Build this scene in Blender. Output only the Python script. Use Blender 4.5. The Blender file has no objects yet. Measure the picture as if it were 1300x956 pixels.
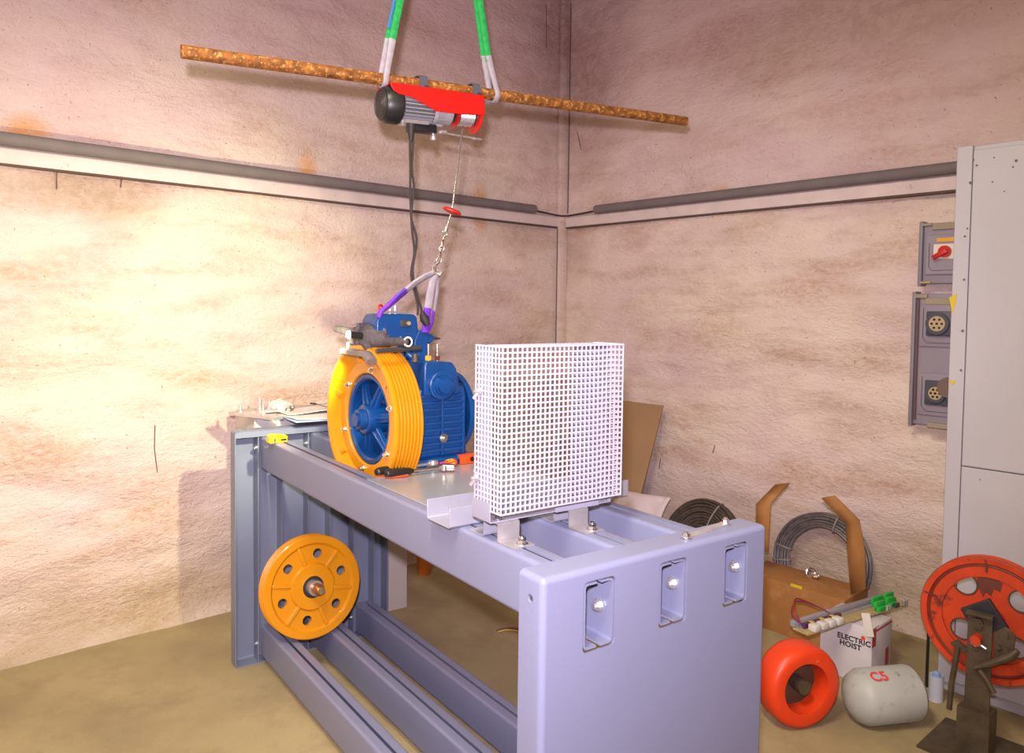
import bpy, bmesh, math, random
from math import sin, cos, pi, radians, sqrt, atan2
from mathutils import Vector, Matrix, noise
random.seed(7)
S = bpy.context.scene
COL = S.collection

# ------------------------------------------------------------------ camera
F = 974.44; YAW = radians(138.0296); PITCH = radians(-2.4724); ROLL = radians(.7466)
CAM = Vector((3.6953, -3.7883, 1.5))
fw = Vector((cos(PITCH)*cos(YAW), cos(PITCH)*sin(YAW), sin(PITCH)))
r0 = Vector((sin(YAW), -cos(YAW), 0)); u0 = r0.cross(fw)
RT = r0*cos(ROLL) + u0*sin(ROLL); UP = -r0*sin(ROLL) + u0*cos(ROLL)
cd = bpy.data.cameras.new('camera'); cam = bpy.data.objects.new('camera', cd); COL.objects.link(cam)
mw = Matrix((RT, UP, -fw)).transposed().to_4x4(); mw.translation = CAM
cam.matrix_world = mw
cd.sensor_fit = 'HORIZONTAL'; cd.sensor_width = 36; cd.lens = F*36/1300
cd.shift_y = -44.5/1300; cd.clip_start = .05
S.camera = cam

# ------------------------------------------------------------------ light and exposure
S.view_settings.view_transform = 'Standard'; S.view_settings.look = 'None'
S.view_settings.exposure = 0.0; S.view_settings.gamma = 1.0
w = bpy.data.worlds.new('world'); S.world = w; w.use_nodes = True
w.node_tree.nodes['Background'].inputs[0].default_value = (1, .93, .8, 1)
w.node_tree.nodes['Background'].inputs[1].default_value = .05

def lamp(name, kind, loc, energy, col, size=.1, aim=None, size_y=None, spread=None):
    l = bpy.data.lights.new(name, kind); l.energy = energy; l.color = col
    o = bpy.data.objects.new(name, l); COL.objects.link(o); o.location = loc
    if kind == 'AREA':
        l.size = size
        if size_y: l.shape = 'RECTANGLE'; l.size_y = size_y
        if spread: l.spread = spread
    else: l.shadow_soft_size = size
    if aim is not None:
        o.rotation_euler = (Vector(aim)-Vector(loc)).to_track_quat('-Z', 'Y').to_euler()
    return o
def ray0(x, y): return RT*((x-650)/F) - UP*((y-433.5)/F) + fw
# the camera's own flash just above the lens, and the tube lamps on the ceiling behind the photographer
FL = lamp('camera_flash', 'SPOT', CAM + UP*.14 - RT*.035 - fw*.05, 400, (1.0, .87, 1.03), .03, CAM + ray0(500, 330))
FL.data.spot_size = radians(104); FL.data.spot_blend = .9
lamp('ceiling_tube_light', 'AREA', (2.9, -3.7, 3.42), 106, (1, .90, .66), 1.3, (3.3, -3.3, 0), .3)
lamp('ceiling_tube_light', 'AREA', (1.7, -4.6, 3.42), 30, (1, .90, .66), 1.3, (1.7, -4.3, 0), .3)
TORCH = Vector((0, 0, 0))

# ------------------------------------------------------------------ frames of reference
MY = radians(-6.4289)
MX = Vector((cos(MY), sin(MY), 0)); NX = Vector((-sin(MY), cos(MY), 0))
O0 = MX*.9213 + NX*-2.4609
def ray(x, y): return RT*((x-650)/F) - UP*((y-433.5)/F) + fw
def on(x, y, n, d):
    v = ray(x, y); n = Vector(n); t = (d - n.dot(CAM))/n.dot(v); return CAM + v*t
def W2L(P): d = P-O0; return Vector((d.dot(MX), d.dot(NX), d.z))
def L2W(a, b, z): return O0 + MX*a + NX*b + Vector((0, 0, z))
# points of the machine (a along the frame, b across it, z up), measured on a plane of the machine
def pa(x, y, a): return W2L(on(x, y, MX, O0.dot(MX)+a))
def pb(x, y, b): return W2L(on(x, y, NX, O0.dot(NX)+b))
def pz(x, y, z): return W2L(on(x, y, (0, 0, 1), z))
def wy(x, y, v): return on(x, y, (0, 1, 0), v)
def wx(x, y, v): return on(x, y, (1, 0, 0), v)
def wz(x, y, v): return on(x, y, (0, 0, 1), v)
def wd(x, y, d): return CAM + ray(x, y)*d

# ------------------------------------------------------------------ materials
MATS = {}
def mat(name, col, rough=.5, metal=0., var=.08, vscale=6., bump=0., bscale=80., col2=None, c2thr=.6, c2scale=8., c2w=.08, spec=.5, emit=None, alpha=None, coat=0.):
    m = bpy.data.materials.new(name); m.use_nodes = True; nt = m.node_tree; N = nt.nodes; L = nt.links
    b = N['Principled BSDF']
    b.inputs['Roughness'].default_value = rough; b.inputs['Metallic'].default_value = metal
    b.inputs['Specular IOR Level'].default_value = spec
    if coat: b.inputs['Coat Weight'].default_value = coat
    tc = N.new('ShaderNodeTexCoord')
    n1 = N.new('ShaderNodeTexNoise'); n1.inputs['Scale'].default_value = vscale; n1.inputs['Detail'].default_value = 5
    L.new(tc.outputs['Object'], n1.inputs['Vector'])
    mr = N.new('ShaderNodeMapRange'); mr.inputs['From Min'].default_value = .3; mr.inputs['From Max'].default_value = .7
    mr.inputs['To Min'].default_value = 1-var; mr.inputs['To Max'].default_value = 1+var
    L.new(n1.outputs['Fac'], mr.inputs['Value'])
    mx = N.new('ShaderNodeVectorMath'); mx.operation = 'SCALE'; mx.inputs[0].default_value = col
    L.new(mr.outputs[0], mx.inputs['Scale'])
    out = mx.outputs[0]
    if col2:
        n2 = N.new('ShaderNodeTexNoise'); n2.inputs['Scale'].default_value = c2scale; n2.inputs['Detail'].default_value = 6
        n2.inputs['Roughness'].default_value = .65
        L.new(tc.outputs['Object'], n2.inputs['Vector'])
        m2 = N.new('ShaderNodeMapRange'); m2.inputs['From Min'].default_value = c2thr-c2w; m2.inputs['From Max'].default_value = c2thr+c2w
        L.new(n2.outputs['Fac'], m2.inputs['Value'])
        mc = N.new('ShaderNodeMix'); mc.data_type = 'RGBA'; L.new(m2.outputs[0], mc.inputs['Factor'])
        L.new(out, mc.inputs['A']); mc.inputs['B'].default_value = (*col2, 1); out = mc.outputs['Result']
    L.new(out, b.inputs['Base Color'])
    if bump:
        n3 = N.new('ShaderNodeTexNoise'); n3.inputs['Scale'].default_value = bscale; n3.inputs['Detail'].default_value = 4
        L.new(tc.outputs['Object'], n3.inputs['Vector'])
        bp = N.new('ShaderNodeBump'); bp.inputs['Strength'].default_value = bump; bp.inputs['Distance'].default_value = .004
        L.new(n3.outputs['Fac'], bp.inputs['Height']); L.new(bp.outputs[0], b.inputs['Normal'])
    if emit:
        b.inputs['Emission Color'].default_value = (*emit[0], 1); b.inputs['Emission Strength'].default_value = emit[1]
    MATS[name] = m; return m
steel = mat('frame_paint', (.195, .208, .318), .38, 0, .03, 3, .12, 300)
steel_in = mat('frame_paint_inside', (.16, .16, .25), .42, 0, .04, 3, .1, 300)
rearpaint = mat('rear_frame_paint', (.175, .20, .28), .4, 0, .05, 3, .1, 300)
alu = mat('aluminium', (.40, .40, .47), .38, .35, .06, 14, .1, 200)
zinc = mat('zinc_plate', (.62, .60, .62), .35, .75, .12, 25)
chrome = mat('chrome', (.8, .8, .8), .18, 1, .05, 30)
darkmetal = mat('dark_metal', (.12, .12, .12), .35, .7, .1, 20)
yellow = mat('yellow_paint', (.66, .255, .003), .34, 0, .05, 5, .05, 60, coat=.3)
blue = mat('blue_paint', (.003, .052, .20), .36, 0, .15, 9, .15, 60, coat=.15)
red = mat('red_paint', (.52, .009, .006), .4, 0, .05, 6)
orange = mat('orange_plastic', (.75, .07, .008), .35, 0, .05, 8)
ringor = mat('orange_ring_paint', (.72, .05, .008), .42, 0, .06, 12, col2=(.8, .2, .1), c2thr=.72, c2scale=35, c2w=.02)
black = mat('black_plastic', (.012, .012, .012), .4, 0, .1, 20)
rubber = mat('black_rubber', (.02, .017, .017), .65, 0, .1, 20)
motorgrey = mat('motor_grey', (.36, .35, .38), .45, .2, .06, 18)
greengel = mat('sling_green', (.012, .34, .07), .75, 0, .25, 60, .3, 300)
purple = mat('sling_purple', (.15, .025, .48), .7, 0, .2, 60, .3, 300)
sleeve = mat('sling_sleeve', (.34, .31, .35), .6, 0, .12, 50, .2, 260)
cord_m = mat('cord_black', (.025, .018, .016), .55)
rust = mat('rusty_pipe', (.25, .088, .013), .75, .1, .55, 38, .6, 120, col2=(.52, .29, .08), c2thr=.58, c2scale=75, c2w=.05)
rustend = mat('pipe_dark_end', (.05, .02, .012), .9)
foam = mat('pipe_lagging', (.16, .135, .135), .8, 0, .08, 10, .2, 100)
plas = mat('plinth_enamel', (.50, .46, .43), .5, 0, .04, 4)
paper = mat('paper', (.62, .56, .56), .8, 0, .04, 12)
paperb = mat('paper_blue_edge', (.30, .38, .62), .7)
bagm = mat('cloudy_plastic', (.55, .48, .42), .3, 0, .2, 30, .4, 60)
card = mat('cardboard', (.31, .135, .034), .8, 0, .08, 7, .1, 200, col2=(.38, .18, .06), c2thr=.6, c2scale=10)
board = mat('hardboard', (.33, .20, .10), .75, 0, .07, 5)
sheet = mat('white_sheet', (.64, .54, .57), .75, 0, .05, 6)
rope = mat('steel_rope', (.085, .068, .055), .55, .4, .3, 40)
rope2 = mat('steel_rope_grey', (.15, .135, .135), .5, .4, .3, 40)
ropegap = mat('rope_tie', (.25, .22, .2), .6)
cabm = mat('cabinet_enamel', (.44, .43, .47), .5, 0, .05, 2.2, .05, 40, col2=(.36, .30, .24), c2thr=.77, c2scale=16, c2w=.03)
cabedge = mat('cabinet_gap', (.10, .085, .07), .8)
sockm = mat('socket_grey', (.27, .24, .29), .5, 0, .05, 8)
sockd = mat('socket_dark', (.06, .065, .09), .5)
brass = mat('brass_pins', (.55, .44, .25), .4, .5)
cream = mat('label_cream', (.75, .66, .55), .6)
amber = mat('label_amber', (.75, .38, .03), .6)
carton = mat('carton_white', (.60, .56, .58), .6, 0, .05, 9)
cartred = mat('carton_red', (.45, .06, .04), .6)
inkm = mat('ink_black', (.02, .02, .02), .7)
pcb = mat('green_terminal', (.02, .42, .05), .45)
pcbb = mat('circuit_board', (.42, .34, .15), .6, 0, .2, 60)
whitep = mat('white_plastic', (.62, .60, .55), .5)
sheavered = mat('worn_orange_paint', (.50, .042, .006), .55, 0, .16, 10, .2, 70, col2=(.10, .022, .012), c2thr=.62, c2scale=9, c2w=.03)
oldsteel = mat('greasy_steel', (.10, .075, .05), .5, .4, .25, 18, .3, 90)
holegreen = mat('pale_green_paint', (.40, .55, .42), .5)
glove_m = mat('glove_knit', (.085, .072, .078), .85, 0, .3, 60, .8, 160)
cyl_m = mat('grey_cylinder_paint', (.40, .42, .40), .5, 0, .08, 8, col2=(.2, .2, .13), c2thr=.66, c2scale=14)
redink = mat('red_marker', (.75, .05, .05), .7)
shaftm = mat('oiled_shaft', (.30, .13, .03), .3, .6, .3, 30)
tapey = mat('yellow_tape', (.62, .45, .02), .6)
lens = mat('lamp_lens', (1, 1, 1), .3, emit=((1, .96, .9), 30))
platem = mat('deck_plate_steel', (.40, .42, .46), .3, .35, .08, 5, col2=(.42, .40, .33), c2thr=.6, c2scale=4, c2w=.1)
guardbase = mat('guard_base_paint', (.30, .295, .38), .4, 0, .03, 6)
beige = mat('white_paint_mesh', (.46, .44, .53), .42, 0, .02, 5)

def wallmat(name, axis):
    m = bpy.data.materials.new(name); m.use_nodes = True; nt = m.node_tree; N = nt.nodes; L = nt.links
    b = N['Principled BSDF']; b.inputs['Roughness'].default_value = .88; b.inputs['Specular IOR Level'].default_value = .2
    geo = N.new('ShaderNodeNewGeometry')
    def nz(scale, detail=5, rough=.6, sc=(1, 1, 1), off=(0, 0, 0)):
        mp = N.new('ShaderNodeMapping'); mp.inputs['Scale'].default_value = sc; mp.inputs['Location'].default_value = off
        L.new(geo.outputs['Position'], mp.inputs['Vector'])
        n = N.new('ShaderNodeTexNoise'); n.inputs['Scale'].default_value = scale; n.inputs['Detail'].default_value = detail
        n.inputs['Roughness'].default_value = rough; L.new(mp.outputs[0], n.inputs['Vector']); return n.outputs['Fac']
    def rng(v, a, c, lo=0, hi=1):
        r = N.new('ShaderNodeMapRange'); r.inputs['From Min'].default_value = a; r.inputs['From Max'].default_value = c
        r.inputs['To Min'].default_value = lo; r.inputs['To Max'].default_value = hi
        L.new(v, r.inputs['Value']); return r.outputs[0]
    def mix(f, a, c):
        x = N.new('ShaderNodeMix'); x.data_type = 'RGBA'
        L.new(f, x.inputs['Factor'])
        if isinstance(a, tuple): x.inputs['A'].default_value = (*a, 1)
        else: L.new(a, x.inputs['A'])
        if isinstance(c, tuple): x.inputs['B'].default_value = (*c, 1)
        else: L.new(c, x.inputs['B'])
        return x.outputs['Result']
    def mul(a, c):
        x = N.new('ShaderNodeMath'); x.operation = 'MULTIPLY'; L.new(a, x.inputs[0])
        if isinstance(c, (int, float)): x.inputs[1].default_value = c
        else: L.new(c, x.inputs[1])
        return x.outputs[0]
    c = mix(rng(nz(1.1, 3), .38, .62), (.84, .71, .60), (.79, .63, .60))
    # brown bands across the plaster: long, flat, slightly slanting
    bands = rng(nz(1.25, 3.5, .5, (1, 1, 3.3)), .48, .70)
    grain = rng(nz(30, 6, .8, (1, 1, 1.8)), .38, .62, .25, 1)
    c = mix(mul(mul(bands, grain), .9), c, (.50, .30, .175))
    b2 = rng(nz(2.6, 4, .55, (1, 1, 4.0), (3, 1, 7)), .52, .72)
    c = mix(mul(mul(b2, grain), .62), c, (.48, .30, .21))
    # darker, pinker towards the top of the room
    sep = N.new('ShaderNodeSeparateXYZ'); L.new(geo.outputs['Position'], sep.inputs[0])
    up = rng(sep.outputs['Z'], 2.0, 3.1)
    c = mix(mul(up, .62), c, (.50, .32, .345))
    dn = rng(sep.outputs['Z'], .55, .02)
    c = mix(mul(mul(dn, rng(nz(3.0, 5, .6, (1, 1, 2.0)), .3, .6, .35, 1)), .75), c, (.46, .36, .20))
    pt = rng(nz(.9, 3, .5, (1, 1, 1.5), (5, 2, 3)), .52, .62)
    c = mix(mul(pt, .25), c, (.66, .47, .56))
    # specks
    c = mix(mul(rng(nz(70, 2, .5), .70, .74), .6), c, (.18, .10, .07))
    # rust bleeding at the conduit's clips, brown patches in the corner and elsewhere
    spots = STAINS[axis]
    for (p, rad, colr, st) in spots:
        vm = N.new('ShaderNodeVectorMath'); vm.operation = 'SUBTRACT'; L.new(geo.outputs['Position'], vm.inputs[0]); vm.inputs[1].default_value = p
        vd = N.new('ShaderNodeVectorMath'); vd.operation = 'DIVIDE'; L.new(vm.outputs[0], vd.inputs[0]); vd.inputs[1].default_value = rad
        vl = N.new('ShaderNodeVectorMath'); vl.operation = 'LENGTH'; L.new(vd.outputs[0], vl.inputs[0])
        f = rng(vl.outputs['Value'], 1, .15)
        c = mix(mul(mul(f, rng(nz(14, 5, .7), .35, .6, .55, 1)), st), c, colr)
    L.new(c, b.inputs['Base Color'])
    h = N.new('ShaderNodeMath'); h.operation = 'ADD'
    L.new(nz(95, 3, .6, (1, 1, 1.2)), h.inputs[0]); L.new(mul(nz(22, 6, .7, (1, 1, 2.0)), 3.0), h.inputs[1])
    bp = N.new('ShaderNodeBump'); bp.inputs['Strength'].default_value = .85; bp.inputs['Distance'].default_value = .007
    L.new(h.outputs[0], bp.inputs['Height']); L.new(bp.outputs[0], b.inputs['Normal'])
    return m
RU = (.72, .30, .02)
STAINS = {'left': [((0, wx(35, 168, 0).y, wx(35, 168, 0).z), (.3, .11, .10), RU, 1.), ((0, wx(392, 212, 0).y, 2.2), (.3, .07, .13), RU, .8),
                   ((0, wx(394, 238, 0).y, 2.09), (.3, .05, .05), RU, .9),
                   ((0, wx(613, 256, 0).y, 2.12), (.3, .09, .20), RU, .85),
                   ((0, wx(20, 225, 0).y, 1.98), (.3, .5, .12), (.36, .27, .17), .6), ((0, wx(150, 232, 0).y, 1.95), (.3, .28, .18), (.38, .29, .18), .6),
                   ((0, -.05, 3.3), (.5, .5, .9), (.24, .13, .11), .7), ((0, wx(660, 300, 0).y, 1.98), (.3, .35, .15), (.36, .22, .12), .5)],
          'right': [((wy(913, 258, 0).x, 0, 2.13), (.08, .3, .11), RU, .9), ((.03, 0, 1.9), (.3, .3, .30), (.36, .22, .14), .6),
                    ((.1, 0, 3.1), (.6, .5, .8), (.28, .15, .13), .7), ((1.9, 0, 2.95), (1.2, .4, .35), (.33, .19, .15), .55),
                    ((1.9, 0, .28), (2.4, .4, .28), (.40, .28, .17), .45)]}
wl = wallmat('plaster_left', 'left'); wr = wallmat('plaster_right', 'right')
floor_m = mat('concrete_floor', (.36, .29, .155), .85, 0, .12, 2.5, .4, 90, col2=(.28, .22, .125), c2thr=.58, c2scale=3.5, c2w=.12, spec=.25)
trim_m = mat('painted_ledge', (.62, .52, .50), .8, 0, .08, 8, .3, 80, col2=(.2, .12, .08), c2thr=.70, c2scale=18, c2w=.03)
ceil_m = mat('ceiling_plaster', (.50, .44, .40), .9)
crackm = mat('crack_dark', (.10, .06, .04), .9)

# ------------------------------------------------------------------ mesh helper
def rpath(pts, r, n=4):
    """open 2d polyline with rounded corners"""
    out = [Vector(pts[0])]
    for i in range(1, len(pts)-1):
        p = Vector(pts[i]); a = (Vector(pts[i-1])-p); c = (Vector(pts[i+1])-p)
        rr = min(r, a.length*.49, c.length*.49); a.normalize(); c.normalize()
        for k in range(n+1):
            t = k/n; q = (p+a*rr)*(1-t)**2 + p*2*t*(1-t) + (p+c*rr)*t*t; out.append(q)
    out.append(Vector(pts[-1])); return out
def smooth(pts, n=6):
    P = [Vector(p) for p in pts]; out = []
    for i in range(len(P)-1):
        p0 = P[max(i-1, 0)]; p1 = P[i]; p2 = P[i+1]; p3 = P[min(i+2, len(P)-1)]
        for k in range(n):
            t = k/n
            out.append(.5*((2*p1)+(p2-p0)*t+(2*p0-5*p1+4*p2-p3)*t*t+(3*p1-p0-3*p2+p3)*t**3))
    out.append(P[-1]); return out
def basis(ax):
    ax = Vector(ax).normalized(); h = Vector((0, 0, 1)) if abs(ax.z) < .95 else Vector((1, 0, 0))
    x = h.cross(ax).normalized(); return x, ax.cross(x), ax

class MB:
    def __init__(s): s.bm = bmesh.new()
    def box(s, lo, hi, M=None, bev=0):
        lo = Vector(lo); hi = Vector(hi)
        vs = [s.bm.verts.new(Vector((x, y, z))) for x in (lo.x, hi.x) for y in (lo.y, hi.y) for z in (lo.z, hi.z)]
        fs = [s.bm.faces.new([vs[i] for i in q]) for q in ((0, 1, 3, 2), (4, 6, 7, 5), (0, 4, 5, 1), (2, 3, 7, 6), (0, 2, 6, 4), (1, 5, 7, 3))]
        if bev:
            es = list({e for f in fs for e in f.edges})
            r = bmesh.ops.bevel(s.bm, geom=es, offset=bev, segments=2, affect='EDGES', profile=.5)
            vs = list({v for f in r['faces'] for v in f.verts} | {v for v in vs if v.is_valid})
        if M is not None: bmesh.ops.transform(s.bm, matrix=M, verts=[v for v in vs if v.is_valid])
        return s
    def obox(s, c, ex, ey, ez, bev=0):
        """box from its centre and three half-axis vectors"""
        M = Matrix((Vector(ex), Vector(ey), Vector(ez))).transposed().to_4x4(); 
        lens_ = [Vector(e).length for e in (ex, ey, ez)]
        M = Matrix((Vector(ex).normalized(), Vector(ey).normalized(), Vector(ez).normalized())).transposed().to_4x4(); M.translation = Vector(c)
        return s.box((-lens_[0], -lens_[1], -lens_[2]), lens_, M, bev)
    def cyl(s, p0, p1, r, seg=16, r2=None, cap=True):
        p0 = Vector(p0); p1 = Vector(p1); x, y, _ = basis(p1-p0); r2 = r if r2 is None else r2
        A = [s.bm.verts.new(p0+(x*cos(2*pi*i/seg)+y*sin(2*pi*i/seg))*r) for i in range(seg)]
        B = [s.bm.verts.new(p1+(x*cos(2*pi*i/seg)+y*sin(2*pi*i/seg))*r2) for i in range(seg)]
        for i in range(seg): j = (i+1) % seg; s.bm.faces.new((A[i], A[j], B[j], B[i]))
        if cap: s.bm.faces.new(A[::-1]); s.bm.faces.new(B)
        return s
    def tube(s, pts, r, seg=8, rr=None, flat=1.):
        P = [Vector(p) for p in pts]; rings = []; t0 = (P[1]-P[0]).normalized(); x, y, _ = basis(t0)
        for i, p in enumerate(P):
            t = (P[min(i+1, len(P)-1)]-P[max(i-1, 0)]).normalized()
            x = (x - t*x.dot(t)).normalized(); y = t.cross(x)
            R = rr[i] if rr else r
            rings.append([s.bm.verts.new(p+(x*cos(2*pi*k/seg)+y*sin(2*pi*k/seg)*flat)*R) for k in range(seg)])
        for a, b in zip(rings, rings[1:]):
            for k in range(seg): j = (k+1) % seg; s.bm.faces.new((a[k], a[j], b[j], b[k]))
        s.bm.faces.new(rings[0][::-1]); s.bm.faces.new(rings[-1]); return s
    def strap(s, pts, wvec, w, t):
        """flat band following pts, width along wvec"""
        P = [Vector(p) for p in pts]; W = Vector(wvec).normalized(); rings = []
        for i, p in enumerate(P):
            d = (P[min(i+1, len(P)-1)]-P[max(i-1, 0)]).normalized(); wv = (W-d*W.dot(d)).normalized(); n = d.cross(wv)
            ww = w[i] if isinstance(w, (list, tuple)) else w
            rings.append([s.bm.verts.new(p+wv*ww*a+n*t*b) for a, b in ((-.5, -.5), (-.2, -.9), (.2, -.9), (.5, -.5), (.5, .5), (.2, .9), (-.2, .9), (-.5, .5))])
        for a, b in zip(rings, rings[1:]):
            for k in range(8): j = (k+1) % 8; s.bm.faces.new((a[k], a[j], b[j], b[k]))
        s.bm.faces.new(rings[0][::-1]); s.bm.faces.new(rings[-1]); return s
    def lathe(s, prof, o, ax, seg=64, close=False):
        """prof: (distance along axis, radius)"""
        o = Vector(o); x, y, ax = basis(ax); rings = []
        for h, r in prof:
            if r < 1e-6: rings.append([s.bm.verts.new(o+ax*h)])
            else: rings.append([s.bm.verts.new(o+ax*h+(x*cos(2*pi*i/seg)+y*sin(2*pi*i/seg))*r) for i in range(seg)])
        pr = list(zip(rings, rings[1:]))
        if close: pr.append((rings[-1], rings[0]))
        for a, b in pr:
            for i in range(seg):
                j = (i+1) % seg
                if len(a) == 1 and len(b) == 1: continue
                if len(a) == 1: s.bm.faces.new((a[0], b[j], b[i]))
                elif len(b) == 1: s.bm.faces.new((a[i], a[j], b[0]))
                else: s.bm.faces.new((a[i], a[j], b[j], b[i]))
        return s
    def torus(s, o, ax, R, r, seg=48, rs=10, a0=0, a1=2*pi):
        pts = []
        x, y, ax = basis(ax); o = Vector(o)
        if a1-a0 > 2*pi-1e-6:
            rings = []
            for i in range(seg):
                t = 2*pi*i/seg; d = x*cos(t)+y*sin(t)
                rings.append([s.bm.verts.new(o+d*(R+r*cos(2*pi*k/rs))+ax*r*sin(2*pi*k/rs)) for k in range(rs)])
            for i in range(seg):
                a = rings[i]; b = rings[(i+1) % seg]
                for k in range(rs): j = (k+1) % rs; s.bm.faces.new((a[k], a[j], b[j], b[k]))
            return s
        for i in range(seg+1):
            t = a0+(a1-a0)*i/seg; pts.append(o+(x*cos(t)+y*sin(t))*R)
        return s.tube(pts, r, rs)
    def prism(s, poly, o, ex, ey, d):
        """polygon in the plane o + u*ex + v*ey, thickened by vector d"""
        o = Vector(o); ex = Vector(ex); ey = Vector(ey); d = Vector(d)
        A = [s.bm.verts.new(o+ex*p[0]+ey*p[1]) for p in poly]; B = [s.bm.verts.new(v.co+d) for v in A]; n = len(A)
        for i in range(n): j = (i+1) % n; s.bm.faces.new((A[i], A[j], B[j], B[i]))
        fa = s.bm.faces.new(A[::-1]); fb = s.bm.faces.new(B)
        return s
    def extr(s, poly3, d):
        d = Vector(d); A = [s.bm.verts.new(Vector(p)) for p in poly3]; B = [s.bm.verts.new(v.co+d) for v in A]; n = len(A)
        for i in range(n): j = (i+1) % n; s.bm.faces.new((A[i], A[j], B[j], B[i]))
        s.bm.faces.new(A[::-1]); s.bm.faces.new(B); return s
    def sheet(s, path, t, o, ex, ey, d):
        """bent sheet metal: 2d open path given thickness t to its left side, extruded along d"""
        P = [Vector(p) for p in path]; n = len(P); Q = []
        for i in range(n):
            tt = (P[min(i+1, n-1)]-P[max(i-1, 0)]).normalized(); Q.append(P[i]+Vector((-tt.y, tt.x))*t)
        o = Vector(o); ex = Vector(ex); ey = Vector(ey); d = Vector(d); g = []
        for arr in (P, Q):
            for dd in (Vector((0, 0, 0)), d): g.append([s.bm.verts.new(o+ex*p[0]+ey*p[1]+dd) for p in arr])
        p0, p1, q0, q1 = g
        for i in range(n-1):
            s.bm.faces.new((p0[i], p0[i+1], p1[i+1], p1[i])); s.bm.faces.new((q0[i], q1[i], q1[i+1], q0[i+1]))
            s.bm.faces.new((p0[i], q0[i], q0[i+1], p0[i+1])); s.bm.faces.new((p1[i], p1[i+1], q1[i+1], q1[i]))
        s.bm.faces.new((p0[0], p1[0], q1[0], q0[0])); s.bm.faces.new((p0[-1], q0[-1], q1[-1], p1[-1]))
        return s
    def bolt(s, p, ax, r=.009, h=.007, washer=True):
        p = Vector(p); ax = Vector(ax).normalized()
        if washer: s.cyl(p, p+ax*.0018, r*1.45, 16)
        s.cyl(p+ax*.0018*washer, p+ax*(h+.0018), r, 6); s.cyl(p+ax*h, p+ax*(h+.006), r*.55, 10); return s
    def make(s, name, m, base=(0, 0, 0), parent=None, ang=35, bevel=0, solid=0, subsurf=0, flat=False, wn=False):
        bmesh.ops.recalc_face_normals(s.bm, faces=s.bm.faces)
        bmesh.ops.translate(s.bm, verts=s.bm.verts, vec=-Vector(base))
        me = bpy.data.meshes.new(name); s.bm.to_mesh(me); s.bm.free()
        for p in me.polygons: p.use_smooth = not flat
        if not flat: me.set_sharp_from_angle(angle=radians(ang))
        me.materials.append(m)
        o = bpy.data.objects.new(name, me); COL.objects.link(o)
        if parent is not None: o.parent = parent
        if solid: k = o.modifiers.new('s', 'SOLIDIFY'); k.thickness = solid; k.offset = -1
        if wn: k = o.modifiers.new('e', 'EDGE_SPLIT'); k.split_angle = radians(40); k = o.modifiers.new('w', 'WEIGHTED_NORMAL'); k.weight = 90
        if bevel: k = o.modifiers.new('b', 'BEVEL'); k.width = bevel; k.segments = 2; k.limit_method = 'ANGLE'; k.angle_limit = radians(40)
        if subsurf: k = o.modifiers.new('u', 'SUBSURF'); k.levels = subsurf; k.render_levels = subsurf
        return o

class Thing:
    """a top-level thing: an Empty at its base; frame 'm' = machine axes, 'w' = room axes"""
    def __init__(s, name, label, cat, base, frame='m', group=None):
        s.base = Vector(base); s.o = bpy.data.objects.new(name, None); COL.objects.link(s.o); s.o.empty_display_size = .05
        if frame == 'm': s.o.location = L2W(*s.base); s.o.rotation_euler = (0, 0, MY)
        else: s.o.location = s.base
        s.o['label'] = label; s.o['category'] = cat
        if group: s.o['group'] = group
    def part(s, name, mb, m, parent=None, label=None, kind=None, **k):
        o = mb.make(name, m, s.base, parent or s.o, **k)
        if label: o['label'] = label
        if kind: o['kind'] = kind
        return o
def solo(name, mb, m, label, cat, base, frame='w', group=None, **k):
    base = Vector(base); o = mb.make(name, m, base, None, **k)
    if frame == 'm': o.location = L2W(*base); o.rotation_euler = (0, 0, MY)
    else: o.location = base
    o['label'] = label; o['category'] = cat
    if group: o['group'] = group
    return o
def struct(name, mb, m, **k):
    o = mb.make(name, m, **k); o['kind'] = 'structure'; return o
V = Vector
AX, BX, ZX = V((1, 0, 0)), V((0, 1, 0)), V((0, 0, 1))
TOP = .953

# ------------------------------------------------------------------ room
ROOMX, ROOMY, H = 5.4, -5.6, 3.6
def plaster(name, m, which):
    n_u = 200 if which != 'flat' else 2; me = bpy.data.meshes.new(name); vs = []; fs = []
    LU = 5.6 if which == 'left' else 5.4; nu = 220; nv = 144
    for j in range(nv+1):
        z = H*j/nv
        for i in range(nu+1):
            u = LU*i/nu
            p = V((0, -u, z)) if which == 'left' else V((u, 0, z))
            q = V((p.x*1.0+p.y*1.0+(7 if which == 'left' else 0), 3.3, z*2.8))
            d = .024*(noise.fractal(q*1.1, .9, 2.1, 4)) + .007*noise.fractal(V((q.x*6, 1, z*9)), 1, 2, 3)
            d = min(.012, d)-.012
            e = min(1, u/.12)
            # the foot of the wall flares out softly over the floor
            d += .05*max(0, 1-z/.16)**2
            d = d*e if d < 0 else d
            if which == 'left': vs.append((d, p.y, z))
            else: vs.append((p.x, -d, z))
    for j in range(nv):
        for i in range(nu):
            a = j*(nu+1)+i; fs.append((a, a+1, a+nu+2, a+nu+1))
    me.from_pydata(vs, [], fs); me.materials.append(m)
    for p in me.polygons: p.use_smooth = True
    o = bpy.data.objects.new(name, me); COL.objects.link(o); o['kind'] = 'structure'; return o
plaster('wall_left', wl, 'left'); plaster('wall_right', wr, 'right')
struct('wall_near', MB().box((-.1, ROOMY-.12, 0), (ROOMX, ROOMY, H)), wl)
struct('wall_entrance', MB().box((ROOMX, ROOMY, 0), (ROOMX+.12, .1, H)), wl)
struct('floor', MB().box((-.1, ROOMY-.1, -.1), (ROOMX+.1, .1, 0)), floor_m)
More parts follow.
